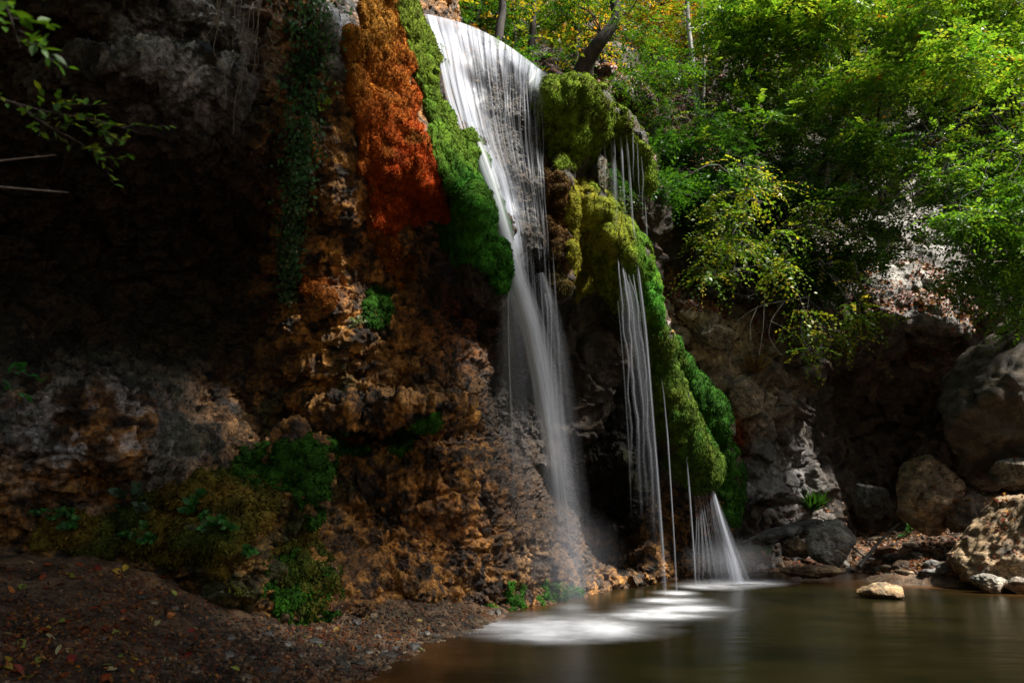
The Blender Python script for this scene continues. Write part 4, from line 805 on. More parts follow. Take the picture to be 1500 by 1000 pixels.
for i in range(44): smallstone(1095 + i * 9.2 + rng.uniform(-5, 5), 836 - rng.uniform(-3, 30), rng.uniform(.14, .42), 600 + i, "stones along the far shore")
for i, (a, b, s) in enumerate([(1255,838,.25),(1300,806,.5),(1285,790,.4),(1335,800,.35),(1365,838,.35),(1400,836,.4),(1430,842,.4),(1255,812,.45),(1180,770,.4),(1320,818,.35),(1240,822,.3),(1135,800,.3),(1130,825,.3)]): smallstone(a, b, s, 700 + i, "stones along the far shore")

def gravel(label, poly, n, smin, smax, seed):
    r = np.random.default_rng(seed); xs = [p_[0] for p_ in poly]; ys = [p_[1] for p_ in poly]; V0, F0 = ICO[1]; Vs, Fs, Cs = [], [], []; k = 0; t = 0
    while k < n and t < n * 4:
        t += 1; x, y = r.uniform(min(xs), max(xs)), r.uniform(min(ys), max(ys))
        if not in_poly(np.array([x]), np.array([y]), poly)[0]: continue
        h = cast(x, y, (ground, cliff))
        if not h or h[2].z < .25: continue
        s_ = smin + (smax - smin) * r.random() ** 3; V = V0 * (1 + r.normal(0, .16, (len(V0), 1))); q_, _ = np.linalg.qr(r.normal(0, 1, (3, 3))); V = V * np.array([1, r.uniform(.6, 1), r.uniform(.35, .8)]) @ q_ * s_ + np.array(h[1])
        Vs.append(V); Fs.append(F0 + k * len(V0)); cc = np.array(cols[r.integers(len(cols))][1]) * np.array([.85, .62, .45]) * r.uniform(.3, 1.1); Cs.append(np.tile(cc, (len(V0), 1))); k += 1
    o = mesh_np("gravel", np.concatenate(Vs), np.concatenate(Fs), M_STONE, np.concatenate(Cs), smooth=False); tag(o, label, "gravel", kind="stuff")
gravel("fine angular gravel over the near shoreline", [(250,930),(450,890),(720,870),(700,925),(520,1000),(200,1000)], 5200, .012, .05, 1)
gravel("sparse grit on the near earth bank", [(0,820),(200,840),(420,930),(300,1000),(0,1000)], 2200, .006, .03, 2)
gravel("rubble between the boulders of the far shore", [(1080,790),(1500,770),(1500,842),(1090,842)], 1800, .03, .12, 3)

# ------------------------------------------------------------------ foliage
def tube(path, rad, sides=6):
    path = np.array(path, float); n = len(path); tg = np.gradient(path, axis=0); tg /= np.linalg.norm(tg, axis=1, keepdims=True) + 1e-9
    up = np.array([0.13, .97, .21]); a = np.cross(tg, up); a /= np.linalg.norm(a, axis=1, keepdims=True) + 1e-9; b = np.cross(tg, a)
    th = np.arange(sides) / sides * 2 * np.pi; rad = np.broadcast_to(rad, (n,))
    V = path[:, None] + rad[:, None, None] * (a[:, None] * np.cos(th)[None, :, None] + b[:, None] * np.sin(th)[None, :, None])
    idx = np.arange(n * sides).reshape(n, sides); nx = np.roll(idx, -1, 1); F = np.stack([idx[:-1], nx[:-1], nx[1:], idx[1:]], -1).reshape(-1, 4); return V.reshape(-1, 3), F
def join(parts):
    V, F, n = [], [], 0
    for v, f in parts: V.append(v); F.append(f + n); n += len(v)
    return np.concatenate(V), np.concatenate(F)
def wob(a, b, n, amp, r, sag=0.0):
    t = np.linspace(0, 1, n)[:, None]; p = np.array(a) * (1 - t) + np.array(b) * t; k = r.normal(0, 1, (4, 3)) * amp
    for i in range(4): p += np.sin(t * math.pi * (i + 1)) * k[i] / (i + 1)
    p[:, 2] += sag * np.sin(t[:, 0] * math.pi); return p
def leaves_on(base, dr, nrm, L, wid, cols_, fold=.18):
    """kite leaves: base point, direction, normal, length"""
    n = len(base); dr = dr / (np.linalg.norm(dr, axis=1, keepdims=True) + 1e-9); s = np.cross(nrm, dr); s /= np.linalg.norm(s, axis=1, keepdims=True) + 1e-9; nn = np.cross(dr, s)
    L = L[:, None]; mid = base + dr * L * .45; up = nn * L * fold * wid
    V = np.stack([base, mid + s * L * wid * .5 + up, base + dr * L - up * .6, mid - s * L * wid * .5 + up], 1).reshape(-1, 3)
    return V, np.arange(4 * n).reshape(n, 4), np.repeat(cols_, 4, 0)
def sprays(clumps, ntw, L, pal, seed, nl=11, tl=.8, droop=.25, gap=.0, hang=0.0):
    r = np.random.default_rng(seed); C = np.array([c[:3] for c in clumps]); RR = np.array([c[3:6] for c in clumps]); m = len(C) * ntw; ci = np.repeat(np.arange(len(C)), ntw)
    q = r.normal(0, 1, (m, 3)); q /= np.linalg.norm(q, axis=1, keepdims=True); q *= (r.random((m, 1)) ** .45); pos = C[ci] + q * RR[ci]
    ok = fbm(pos * 1.1, 2, seed=seed + 1) > gap - .25; pos, q, ci = pos[ok], q[ok], ci[ok]; m = len(pos)
    d = q * .8 + r.normal(0, .55, (m, 3)); d[:, 2] = d[:, 2] * .35 - droop * r.random(m) - hang; d /= np.linalg.norm(d, axis=1, keepdims=True)
    nrm = np.array([0, 0, 1.0]) + r.normal(0, .33, (m, 3)); side = np.cross(nrm, d); side /= np.linalg.norm(side, axis=1, keepdims=True); nrm = np.cross(d, side)
    k = np.tile(np.arange(nl), m); ti = np.repeat(np.arange(m), nl); f = (k + .5) / nl; T = tl * (.6 + .8 * r.random(m))[ti]
    b = pos[ti] + d[ti] * (f * T)[:, None]; b[:, 2] -= (f * T) ** 2 * .25
    sg = np.where(k % 2 == 0, 1, -1)[:, None]; dr = d[ti] * .7 + side[ti] * sg * .8 + r.normal(0, .25, (len(k), 3)); nn = nrm[ti] + r.normal(0, .35, (len(k), 3))
    LL = L * (.6 + .6 * r.random(len(k))) * (1 - .35 * np.abs(f - .4)); pal = np.array(pal); w = np.array([p_[3] for p_ in pal]); tw = r.choice(len(pal), m, p=w / w.sum())
    c = pal[tw][:, :3][ti]; alt = r.random(len(k)) < .12; c[alt] = pal[r.choice(len(pal), alt.sum(), p=w / w.sum())][:, :3]; c = c * (.65 + .7 * r.random((len(k), 1)))
    V, F, Cc = leaves_on(b, dr, nn, LL, .58, c)
    return V, F, Cc, pos, d
def clumps_in(poly, n, yr, rad, seed, flat=.42, skip=None):
    r = np.random.default_rng(seed); xs = [p_[0] for p_ in poly]; ys = [p_[1] for p_ in poly]; out = []
    while len(out) < n:
        x, y = r.uniform(min(xs), max(xs)), r.uniform(min(ys), max(ys))
        if not in_poly(np.array([x]), np.array([y]), poly)[0]: continue
        if skip and any(math.hypot((x - a) / rx, (y - b) / ry) < 1 and r.random() < pr for a, b, rx, ry, pr in skip): continue
        Y = r.uniform(*yr); h = cast(x, y, (hill,))
        if h: Y = min(Y, h[1].y - .4)
        R_ = r.uniform(*rad); v = P(x, y, Y); out.append((v.x, v.y, v.z, R_, R_, R_ * flat))
    return out
def tree(name, label, trunk, tr, clumps, ntw, L, pal, seed, bark=None, group="trees on the slope behind the fall", cat="tree", limb=.035, **k):
    """trunk: px, py, depth rows from the foot up"""
    r = np.random.default_rng(seed + 900); T = np.array([P(*t) for t in trunk]); foot = Vector(T[0]); root = empty(name, foot); tag(root, label, cat, group)
    q = smooth_path(np.concatenate([T, np.zeros((len(T), 2))], 1)[:, [0, 2, 1, 3, 4]], 30)[:, [0, 2, 1]]; q += np.cumsum(r.normal(0, .012, q.shape), 0)
    V, F = tube(q, tr * np.linspace(1.15, .45, 30) * (1 + .8 * np.exp(-np.linspace(0, 12, 30))), 9); o = mesh_np("trunk", V, F, bark or M_BARK); under(o, root)
    parts = []
    for c in clumps:
        c = np.array(c); j = int(np.argmin(np.linalg.norm(q[8:] - c[:3] + np.array([0, 0, 1.0]), axis=1))) + 8; ln = np.linalg.norm(c[:3] - q[j])
        parts.append(tube(wob(q[j], c[:3], 12, .07 * ln, r, .06 * ln), np.linspace(min(tr * .6, limb * (.6 + .12 * ln)), .012, 12), 5))
        for _ in range(4):
            e = c[:3] + r.normal(0, .6, 3) * c[3:6] * 1.3; parts.append(tube(wob(c[:3], e, 6, .08, r), np.linspace(.014, .005, 6), 3))
    V, F = join(parts); o = mesh_np("branches", V, F, bark or M_BARK); under(o, root)
    V, F, Cc, pos, d = sprays(clumps, ntw, L, pal, seed, **k); o = mesh_np("crown", V, F, M_LEAF, Cc, smooth=False); under(o, root); return root
GRN = [(.045,.13,.012,3), (.075,.18,.015,3), (.025,.085,.012,2), (.14,.22,.02,1.2)]
LIME = [(.13,.28,.025,3), (.20,.34,.035,3), (.06,.17,.015,2), (.28,.36,.04,1.3), (.30,.15,.02,.25)]
DEEP = [(.02,.075,.012,3), (.035,.11,.014,3), (.06,.15,.018,1)]
GOLD = [(.42,.30,.03,3), (.30,.28,.03,2), (.16,.22,.02,2), (.45,.20,.02,1)]
YEL = [(.10,.20,.02,3), (.26,.32,.035,1.8), (.07,.15,.015,2), (.40,.36,.05,.8)]
tree("hornbeam_tree", "tall lime green tree filling the top right corner", [(1490,420,25.5),(1465,250,25),(1430,100,25),(1400,-60,25)], .13, clumps_in([(1340,-50),(1560,-50),(1560,240),(1470,260),(1400,170),(1330,130)], 40, (21, 25), (.9, 1.3), 1), 85, .19, LIME, 11)
tree("hornbeam_tree", "lime green tree spreading across the top right of centre", [(1195,290,28),(1215,200,27),(1240,100,26),(1250,-60,26)], .12, clumps_in([(1150,-50),(1380,-50),(1370,130),(1270,170),(1200,190),(1140,130)], 42, (23, 27), (.9, 1.3), 2), 85, .19, LIME, 12)
tree("hornbeam_tree", "green tree beside the pale twin trunks", [(1110,320,28),(1100,200,27.5),(1110,80,27),(1120,-60,27)], .15, clumps_in([(1040,-50),(1200,-50),(1200,200),(1130,240),(1060,180)], 36, (24, 28), (.8, 1.2), 3), 80, .18, GRN + LIME[:2], 13)
tree("leaning_tree", "tree with long dark limbs reaching right in front of the pale cliff", [(1195,310,27),(1240,240,25),(1300,200,24),(1390,170,23),(1500,130,22)], .085, clumps_in([(1300,180),(1420,200),(1545,240),(1545,470),(1440,430),(1380,360),(1330,300),(1300,250)], 38, (19.5, 23), (.55, .95), 4, skip=[(1330,300,60,60,.8),(1400,360,50,60,.6)]), 70, .15, GRN + LIME[:2], 14, gap=.04)
tree("hornbeam_tree", "green tree whose flat layered sprays veil the left side of the pale cliff", [(1290,300,28),(1285,240,26),(1290,180,25),(1300,120,24.5)], .06, clumps_in([(1160,190),(1420,170),(1440,290),(1330,330),(1290,400),(1210,330)], 40, (22.5, 26), (.5, .9), 71), 55, .17, LIME + GRN, 72, gap=.05)
tree("hornbeam_tree", "green tree at the right edge drooping over the pale cliff towards the slab", [(1560,460,23),(1540,350,22.5),(1500,260,22),(1450,220,21.5)], .07, clumps_in([(1380,250),(1545,230),(1545,480),(1450,470),(1400,400)], 34, (19, 22), (.45, .8), 73), 50, .14, GRN + LIME[:1], 74, gap=.05, droop=.5)
tree("leafy_bush", "dense dark green bush covering the rock between the moss curtain and the pale cliff", [(1130,430,27.5),(1120,380,27),(1110,330,26.5)], .09, clumps_in([(955,185),(1060,190),(1160,220),(1260,310),(1300,420),(1210,420),(1110,400),(1020,360),(975,290)], 60, (24, 27.5), (.6, 1.0), 5), 85, .155, DEEP + GRN[:1], 15, group="bushes over the rock wall", cat="bush")
tree("overhanging_bush", "yellow tipped bush drooping over the dark hollow", [(1150,400,25.5),(1150,340,25),(1160,300,24.5)], .06, clumps_in([(1010,320),(1050,230),(1140,230),(1240,320),(1310,430),(1250,500),(1165,525),(1125,450),(1030,400)], 52, (21.5, 24), (.25, .45), 6), 15, .155, YEL, 16, group="bushes over the rock wall", cat="bush", droop=.9, tl=.9)
tree("leafy_bush", "low green bush on top of the rock at the right edge above the slab", [(1480,480,26),(1480,460,26),(1475,440,25.5)], .04, clumps_in([(1350,400),(1545,400),(1545,475),(1440,460),(1360,450)], 14, (22.5, 24.5), (.4, .7), 7), 40, .11, GRN, 17, group="bushes over the rock wall", cat="bush")
tree("leafy_bush", "small green bush growing behind the thin streams under the moss curtain", [(880,320,21.5),(880,280,21.3),(882,260,21.2)], .03, clumps_in([(850,225),(935,230),(930,310),(860,300)], 9, (19.5, 21), (.3, .5), 8), 40, .09, DEEP, 18, group="bushes over the rock wall", cat="bush")
# forest above the lip
tree("slender_tree", "pale straight trunk, the taller of the two above the moss curtain", [(1026,190,29),(1018,120,29),(1012,40,29),(1008,-60,29)], .13, clumps_in([(960,-50),(1080,-50),(1060,60),(990,50)], 10, (29, 31), (.8, 1.1), 9), 40, .14, LIME, 19, bark=M_PALE)
tree("slender_tree", "thin pale trunk just right of the taller pale one", [(1032,180,29.6),(1031,100,29.6),(1027,40,29.6),(1027,-60,29.6)], .06, clumps_in([(1020,-60),(1100,-60),(1090,20)], 6, (29, 31), (.7, 1.0), 10), 40, .14, LIME, 20, bark=M_PALE)
for i, (x, Y, w, lab) in enumerate([(664,21,.09,"dark thin trunk directly above the left end of the waterfall lip"),(700,23,.12,"dark trunk above the lip, second from the moss ridge"),(731,22,.16,"stout dark trunk above the middle of the lip"),(783,24,.13,"dark trunk above the right end of the lip"),(845,27,.12,"dark trunk behind the mossy cushion")]):
    yb = 20 + (x - 620) * .52; tree("dark_trunk_tree", lab, [(x, yb + 30, Y), (x - 3, yb - 20, Y), (x + 4, -20, Y), (x + 8, -90, Y)], w, clumps_in([(x - 45, -50), (x + 45, -50), (x + 50, yb + 10), (x - 30, yb - 10)], 9, (Y - .5, Y + 4), (.5, .9), 30 + i), 42, .13, GRN if i % 2 else DEEP + GRN, 31 + i)
tree("oak_tree", "dark crooked oak limb curving over the slope behind the cushion", [(850,120,25),(858,90,24.5),(880,60,24),(905,30,24),(900,-10,24),(930,-70,24)], .24, clumps_in([(820,-50),(980,-50),(970,60),(900,100),(830,80)], 16, (23, 26), (.6, .9), 40), 40, .13, GRN, 41)
tree("sapling", "loose green sapling on the leafy slope right of the mossy cushion", [(935,190,26),(935,140,25.5),(930,90,25)], .035, clumps_in([(885,70),(1010,80),(1000,150),(950,160),(895,120)], 12, (23.5, 26), (.4, .7), 91), 34, .13, GRN, 92)
tree("sapling", "green sapling between the pale trunks and the moss curtain", [(985,250,26),(985,210,25.5),(985,170,25)], .035, clumps_in([(940,170),(1040,160),(1050,230),(960,240)], 12, (23.5, 26), (.4, .7), 93), 34, .13, GRN + DEEP, 94)
for i, (x0, x1, lab) in enumerate([(620,800,"golden leaved tree glowing far back above the lip"),(800,930,"yellow autumn tree far back behind the oak"),(930,1080,"yellow green autumn tree far back behind the pale trunks")]):
    xm = (x0 + x1) / 2; tree("autumn_tree", lab, [(xm,130,36),(xm,60,36),(xm,-60,36)], .15, clumps_in([(x0,-70),(x1,-70),(x1,110),(x0,60)], 18, (34, 38), (1.2, 1.8), 50 + i), 50, .24, GOLD, 51 + i, tl=1.3)
for i, (x0, x1, lab) in enumerate([(1060,1240,"bright tree high on the far slope right of the pale trunks"),(1240,1400,"bright tree high on the far slope in the middle of the right half"),(1400,1580,"bright tree high on the far slope at the right edge")]):
    xm = (x0 + x1) / 2; tree("hornbeam_tree", lab, [(xm,160,34),(xm,60,34),(xm,-80,34)], .16, clumps_in([(x0,-80),(x1,-80),(x1,150),(x0,150)], 20, (31, 36), (1.3, 1.9), 60 + i), 55, .22, LIME, 61 + i, tl=1.2)
# unseen crowns added overhead, placed to shade the cliff, wall and near bank
def shade_canopy(label, foot, crown, n, rad, seed):
    r = np.random.default_rng(seed); cl = []
    for _ in range(n): cl.append((crown[0] + r.uniform(-1, 1) * crown[3], crown[1] + r.uniform(-1, 1) * crown[4], crown[2] + r.uniform(-1, 1) * crown[5], rad, rad, rad * .5))
    root = empty("unseen_shade_beech", foot); tag(root, label, "tree", "unseen trees added around the near bank for shade"); foot = np.array(foot); q = wob(foot, np.array(crown[:3]), 24, .5, r)
    V, F = tube(q, np.linspace(.32, .1, 24), 10); under(mesh_np("trunk", V, F, M_BARK), root); parts = []
    for c in cl: j = r.integers(14, 23); parts.append(tube(wob(q[j], c[:3], 10, .3, r), np.linspace(.09, .02, 10), 5))
    V, F = join(parts); under(mesh_np("branches", V, F, M_BARK), root); V, F, Cc, _, _ = sprays(cl, 20 if seed == 804 else 60, .30, GRN, seed, tl=1.4, nl=10); under(mesh_np("crown", V, F, M_LEAF, Cc, smooth=False), root)
shade_canopy("unseen beech added on the near right bank, its crown shading the pool", (13, 1, .8), (5.5, 3.5, 15.5, 5.0, 4.5, 1.8), 34, 1.5, 801)
shade_canopy("unseen beech added on the right bank, its crown shading the brown wall", (19, 4, 4), (8.0, 9.8, 15.8, 3.3, 2.9, 1.4), 26, 1.3, 804)
shade_canopy("unseen slim beech added to shade the lower left rock", (10, -3, 1), (1.3, 8.5, 15.2, 1.0, .4, .8), 8, .85, 805)
shade_canopy("unseen beech added behind the camera to shade the left cliff and near bank", (6, -4, 1.3), (0.8, 5.4, 15, 5.8, 4.4, 1.6), 50, 1.5, 802)
shade_canopy("unseen beech added on the near left bank to shade the earth slope", (-9.5, 2, 3), (-8, 5, 14.5, 4, 4, 1.6), 26, 1.5, 803)

# ------------------------------------------------------------------ ivy and hanging roots on the dark cliff
def ivy(label, path, halfw, n, L, seed, pal):
    r = np.random.default_rng(seed); q = smooth_path([(a, b, 0) for a, b in path], 200); B_, N_, D_, st = [], [], [], []
    for i in range(n):
        t = r.random() ** .9; j = int(t * 199); x, y = q[j, 0] + r.normal(0, halfw * (1 - .75 * t) + 2), q[j, 1] + r.normal(0, 3); h = cast(x, y, (cliff,))
        if not h: continue
        out = (CAMV - h[1]).normalized(); B_.append(h[1] + out * r.uniform(.05, .28)); N_.append(out + Vector(r.normal(0, .45, 3))); D_.append(Vector((r.normal(0, .6), r.normal(0, .3), -1 + r.normal(0, .4))))
    pal = np.array(pal); c = pal[r.integers(0, len(pal), len(B_))] * (.6 + .8 * r.random((len(B_), 1))); B_, N_, D_ = [np.array(z) for z in (B_, N_, D_)]
    root = empty("ivy", B_[np.argmax(B_[:, 2])]); tag(root, label, "ivy"); V, F, Cc = leaves_on(B_, D_, N_, L * (.6 + .7 * r.random(len(B_))), .85, c, .12)
    under(mesh_np("leaves", V, F, M_LEAF, Cc, smooth=False), root); parts = []
    for k in range(5):
        pts = []
        for j in range(0, 190, 9):
            h = cast(q[j, 0] + (k - 2) * halfw * .4 * (1 - j / 200) + r.normal(0, 1), q[j, 1], (cliff,))
            if h: pts.append(h[1] + (CAMV - h[1]).normalized() * .07)
        if len(pts) > 3: parts.append(tube(np.array(pts), .012, 4))
    V, F = join(parts); under(mesh_np("stems", V, F, M_BARK), root); return root
ivy("long dark green ivy curtain hanging from the top edge left of the orange moss", [(462,-20),(455,80),(445,180),(432,290),(425,370),(421,440)], 22, 2300, .075, 1, [(.04,.14,.05),(.06,.19,.07),(.025,.09,.035),(.10,.20,.09)])
ivy("pale tipped ivy strand at the lower end of the long curtain", [(430,280),(426,340),(422,400),(423,450)], 5, 170, .06, 2, [(.30,.36,.24),(.2,.28,.15),(.10,.18,.08)])
for i, (pts, w, lab) in enumerate([([(318,-10),(320,40),(311,75),(328,100),(332,142)], .010, "leftmost long pale root with a kink"), ([(325,-10),(318,30),(294,66)], .007, "short pale root swinging left"), ([(343,-10),(344,35),(340,60),(345,90)], .006, "thin short root between the kinked root and the bunch"),
        ([(357,20),(356,70),(352,120),(343,150),(342,196)], .009, "longest pale root reaching lowest"), ([(366,10),(362,60),(357,100),(352,135)], .007, "pale root on the left side of the bunch"), ([(372,15),(370,60),(362,95),(350,140)], .006, "pale root in the middle of the bunch"),
        ([(380,10),(376,60),(372,100),(361,132)], .008, "stouter pale root on the right side of the bunch"), ([(384,0),(374,50),(380,90),(366,125)], .005, "wavy thin root right of the bunch"), ([(392,40),(400,70),(415,88),(428,95)], .006, "root trailing right towards the ivy"), ([(355,-10),(349,45),(358,75)], .005, "fine root at the top left of the bunch"), ([(270,0),(300,12),(318,18)], .010, "root lying slantwise at the top edge")]):
    q = smooth_path([(a, b, 0) for a, b in pts], 24); r = np.random.default_rng(i); V3 = []
    h0 = cast(q[0, 0], max(q[0, 1], 2), (cliff,)); Y = min([cast(a, max(b, 2), (cliff,))[1].y for a, b, _ in q]) - .08
    V, F = tube(np.array([P(a + r.normal(0, .4), b, Y) for a, b, _ in q]), np.linspace(w, w * .4, 24), 5); o = mesh_np("hanging_root", V, F, M_ROOT); set_origin(o, P(q[0, 0], q[0, 1], Y)); tag(o, lab + " hanging on the upper left cliff", "root", "pale roots hanging down the dark cliff")

# ------------------------------------------------------------------ near branches reaching in from the left
def spray_branch(label, path, Y, sub, L, seed, pal, rad=.007):
    r = np.random.default_rng(seed); T = [P(a, b, Y + k * .05) for k, (a, b) in enumerate(path)]; q = smooth_path([(v.x, v.z, v.y) for v in T], 30)[:, [0, 2, 1]]
    root = empty("leafy_branch", q[0]); tag(root, label, "branch", "leafy branches reaching in from the left edge"); parts = [tube(q, np.linspace(rad, rad * .3, 30), 6)]; B_, D_, N_ = [], [], []
    for s_ in range(sub):
        j = r.integers(3, 29); d = np.array([r.uniform(.1, 1), r.uniform(-.6, .6), r.uniform(-.7, .35)]); d /= np.linalg.norm(d); ln = r.uniform(.10, .26); e = q[j] + d * ln; tw = wob(q[j], e, 8, .01, r); parts.append(tube(tw, np.linspace(.003, .0012, 8), 4))
        for k in range(7):
            B_.append(tw[1 + k]) ; D_.append(d + r.normal(0, .5, 3)); N_.append(np.array([0, -.5, .9]) + r.normal(0, .4, 3))
    V, F = join(parts); under(mesh_np("stem", V, F, M_BARK), root); B_, D_, N_ = map(np.array, (B_, D_, N_)); pal = np.array(pal)
    # rounder leaves near the lens: two kites sharing a midrib
    Ls = L * (.6 + .6 * r.random(len(B_))); c = pal[r.integers(0, len(pal), len(B_))] * (.7 + .6 * r.random((len(B_), 1))); dr = D_ / np.linalg.norm(D_, axis=1, keepdims=True); s = np.cross(N_, dr); s /= np.linalg.norm(s, axis=1, keepdims=True); nn = np.cross(dr, s); Lc = Ls[:, None]
    prof = [(0, 0), (.25, .22), (.5, .27), (.75, .17), (1, 0)]; Vl = []
    for t, w in prof: Vl += [B_ + dr * Lc * t + s * Lc * w + nn * Lc * w * .35, B_ + dr * Lc * t, B_ + dr * Lc * t - s * Lc * w + nn * Lc * w * .35]
    Vl = np.stack(Vl, 1).reshape(-1, 3); f = []
    for i in range(4): f += [[3 * i, 3 * i + 1, 3 * i + 4, 3 * i + 3], [3 * i + 1, 3 * i + 2, 3 * i + 5, 3 * i + 4]]
    F = (np.arange(len(B_)) * 15)[:, None, None] + np.array(f)[None]; under(mesh_np("leaves", Vl, F.reshape(-1, 4), M_LEAF, np.repeat(c, 15, 0)), root); return root
FG = [(.06,.16,.012),(.09,.20,.015),(.16,.22,.02),(.04,.11,.01)]
spray_branch("bright green leafy branch tip reaching in from the left edge", [(-60,120),(0,145),(70,165),(140,175),(205,195)], 3.2, 13, .050, 1, FG)
spray_branch("hanging green twig under the leafy branch tip", [(20,150),(70,185),(110,205),(155,232)], 3.3, 9, .050, 2, FG)
spray_branch("blurred green leaves right in the top left corner", [(-60,-40),(-20,-20),(10,10),(30,70)], 2.2, 9, .055, 3, FG[:2] + FG[3:])
spray_branch("small bright sprig at the left edge beside the grey rock", [(-40,560),(-10,552),(12,545)], 4.2, 4, .06, 4, [(.02,.14,.03)])
for lab, pts in [("bare brown twig entering from the left edge under the leafy branch", [(-20,238),(40,231),(82,227)]), ("lower bare twig at the left edge against the dark cliff", [(-20,272),(40,277),(100,282)])]:
    V, F = tube(smooth_path([(v.x, v.z, v.y) for v in [P(a, b, 3.4) for a, b in pts]], 12)[:, [0, 2, 1]], np.linspace(.005, .002, 12), 5); o = mesh_np("bare_twig", V, F, M_ROOT); set_origin(o, P(pts[0][0], pts[0][1], 3.4)); tag(o, lab, "twig")

# ------------------------------------------------------------------ herbs, ferns, grass
def herb(name, label, px, py, size, n, pal, seed, kind="round", group="small plants growing on the rock"):
    h = cast(px, py);
    if not h: return
    r = np.random.default_rng(seed); c0 = np.array(h[1]); out = np.array((CAMV - h[1]).normalized()); root = empty(name, c0); tag(root, label, "plant", group); parts = []; B_, D_, N_, Ls = [], [], [], []
    for i in range(n):
        d = out * .7 + np.array([r.normal(0, .7), 0, r.uniform(-.2, .9)]); d /= np.linalg.norm(d); ln = size * r.uniform(.5, 1)
        if kind == "grass": B_.append(c0 + r.normal(0, .05, 3)); D_.append(d + np.array([0, 0, .6])); N_.append(out + r.normal(0, .3, 3)); Ls.append(ln)
        else:
            st = wob(c0, c0 + d * ln, 7, .02 * size, r, .1 * ln); parts.append(tube(st, .004, 4))
            for k in range(3, 7):
                for sg in (-1, 1): B_.append(st[k]); D_.append(d + np.array([sg * .9, 0, .2]) + r.normal(0, .3, 3)); N_.append(out + np.array([0, 0, .6]) + r.normal(0, .35, 3)); Ls.append(size * (.30 if kind == "round" else .22))
    B_, D_, N_, Ls = map(np.array, (B_, D_, N_, Ls)); pal = np.array(pal); c = pal[r.integers(0, len(pal), len(B_))] * (.7 + .6 * r.random((len(B_), 1)))
    V, F, Cc = leaves_on(B_, D_, N_, Ls, .8 if kind == "round" else .09 if kind == "grass" else .4, c); under(mesh_np("leaves", V, F, M_LEAF, Cc, smooth=False), root)
    if parts: V, F = join(parts); under(mesh_np("stems", V, F, M_BARK), root)
PG = [(.05,.20,.04),(.08,.26,.06),(.03,.12,.03)]
herb("herb", "leafy green herb on the mossy lower buttress", 298, 752, .42, 16, PG, 1); herb("herb", "trailing herb right of the leafy one on the buttress", 325, 772, .3, 8, PG, 2); herb("herb", "small herb with round leaves low on the buttress", 354, 812, .25, 8, PG, 3)
herb("herb", "dim tall herb at the upper left of the buttress moss", 192, 742, .4, 8, [(.06,.12,.07)], 4); herb("herb", "green herb at the foot of the grey rock", 102, 768, .32, 9, PG, 5); herb("herb", "herb beside the earth slope left of the buttress", 210, 790, .28, 8, PG, 6)
herb("herb", "tiny plant alone in the middle of the brown wall, leaves coloured pale as if lit", 526, 478, .22, 8, [(.45,.55,.40),(.3,.42,.25)], 7); herb("herb", "yellow green sprig on the rock left of the orange moss", 468, 158, .25, 7, [(.2,.3,.02)], 8); herb("herb", "green herb low at the left beside the grey rock foot", 62, 762, .25, 8, PG, 12)  # leaf colour of the brown wall plant is whitened to look lit
herb("grass_tuft", "arching grass tuft on the boulders at the right edge", 1470, 700, 1.0, 70, PG + [(.2,.2,.05)], 9, "grass"); herb("grass_tuft", "dark grass tuft at the foot of the rock wall by the dark hollow", 1190, 748, 1.1, 80, [(.02,.07,.012)], 10, "grass"); herb("fern", "small green fern between the far shore stones", 1330, 783, .55, 12, PG, 11, "fern")
herb("grass_tuft", "dry tan grass hanging on the bright rock face", 1105, 545, 1.0, 60, [(.30,.20,.09)], 13, "grass")

# ------------------------------------------------------------------ driftwood
for lab, pts, w in [("forked dead branch lying on the far shore", [(1258,830,24.3),(1276,808,24.6),(1290,790,24.9),(1317,766,25.3)], .075), ("short dead stick across the leaves by the far shore", [(1240,795,25.4),(1262,812,25.0),(1278,822,24.7)], .04)]:
    T = [P(*t) for t in pts]; T[0].z = max(T[0].z, .1); q = smooth_path([(v.x, v.z, v.y) for v in T], 16)[:, [0, 2, 1]]; V, F = tube(q, np.linspace(w, w * .4, 16), 7); o = mesh_np("dead_branch", V, F, M_ROOT); set_origin(o, q[0]); tag(o, lab, "branch", "dead wood on the far shore")
r = np.random.default_rng(5)
root = empty("dead_branch", P(1160, 440, 23.2)); tag(root, "bare pale twigs hanging below the yellow tipped bush", "branch"); parts = []
for pts in [[(1185,435),(1150,440),(1110,448),(1080,470)],[(1150,440),(1128,470),(1125,495),(1145,520)],[(1110,448),(1098,475),(1100,500)],[(1185,435),(1180,470),(1185,510)],[(1128,470),(1150,480),(1170,500)],[(1120,430),(1118,480),(1112,520)]]:
    T = [P(a, b, 23.2) for a, b in pts]; parts.append(tube(smooth_path([(v.x, v.z, v.y) for v in T], 14)[:, [0, 2, 1]], np.linspace(.018, .006, 14), 5))
V, F = join(parts); under(mesh_np("twigs", V, F, M_ROOT), root)

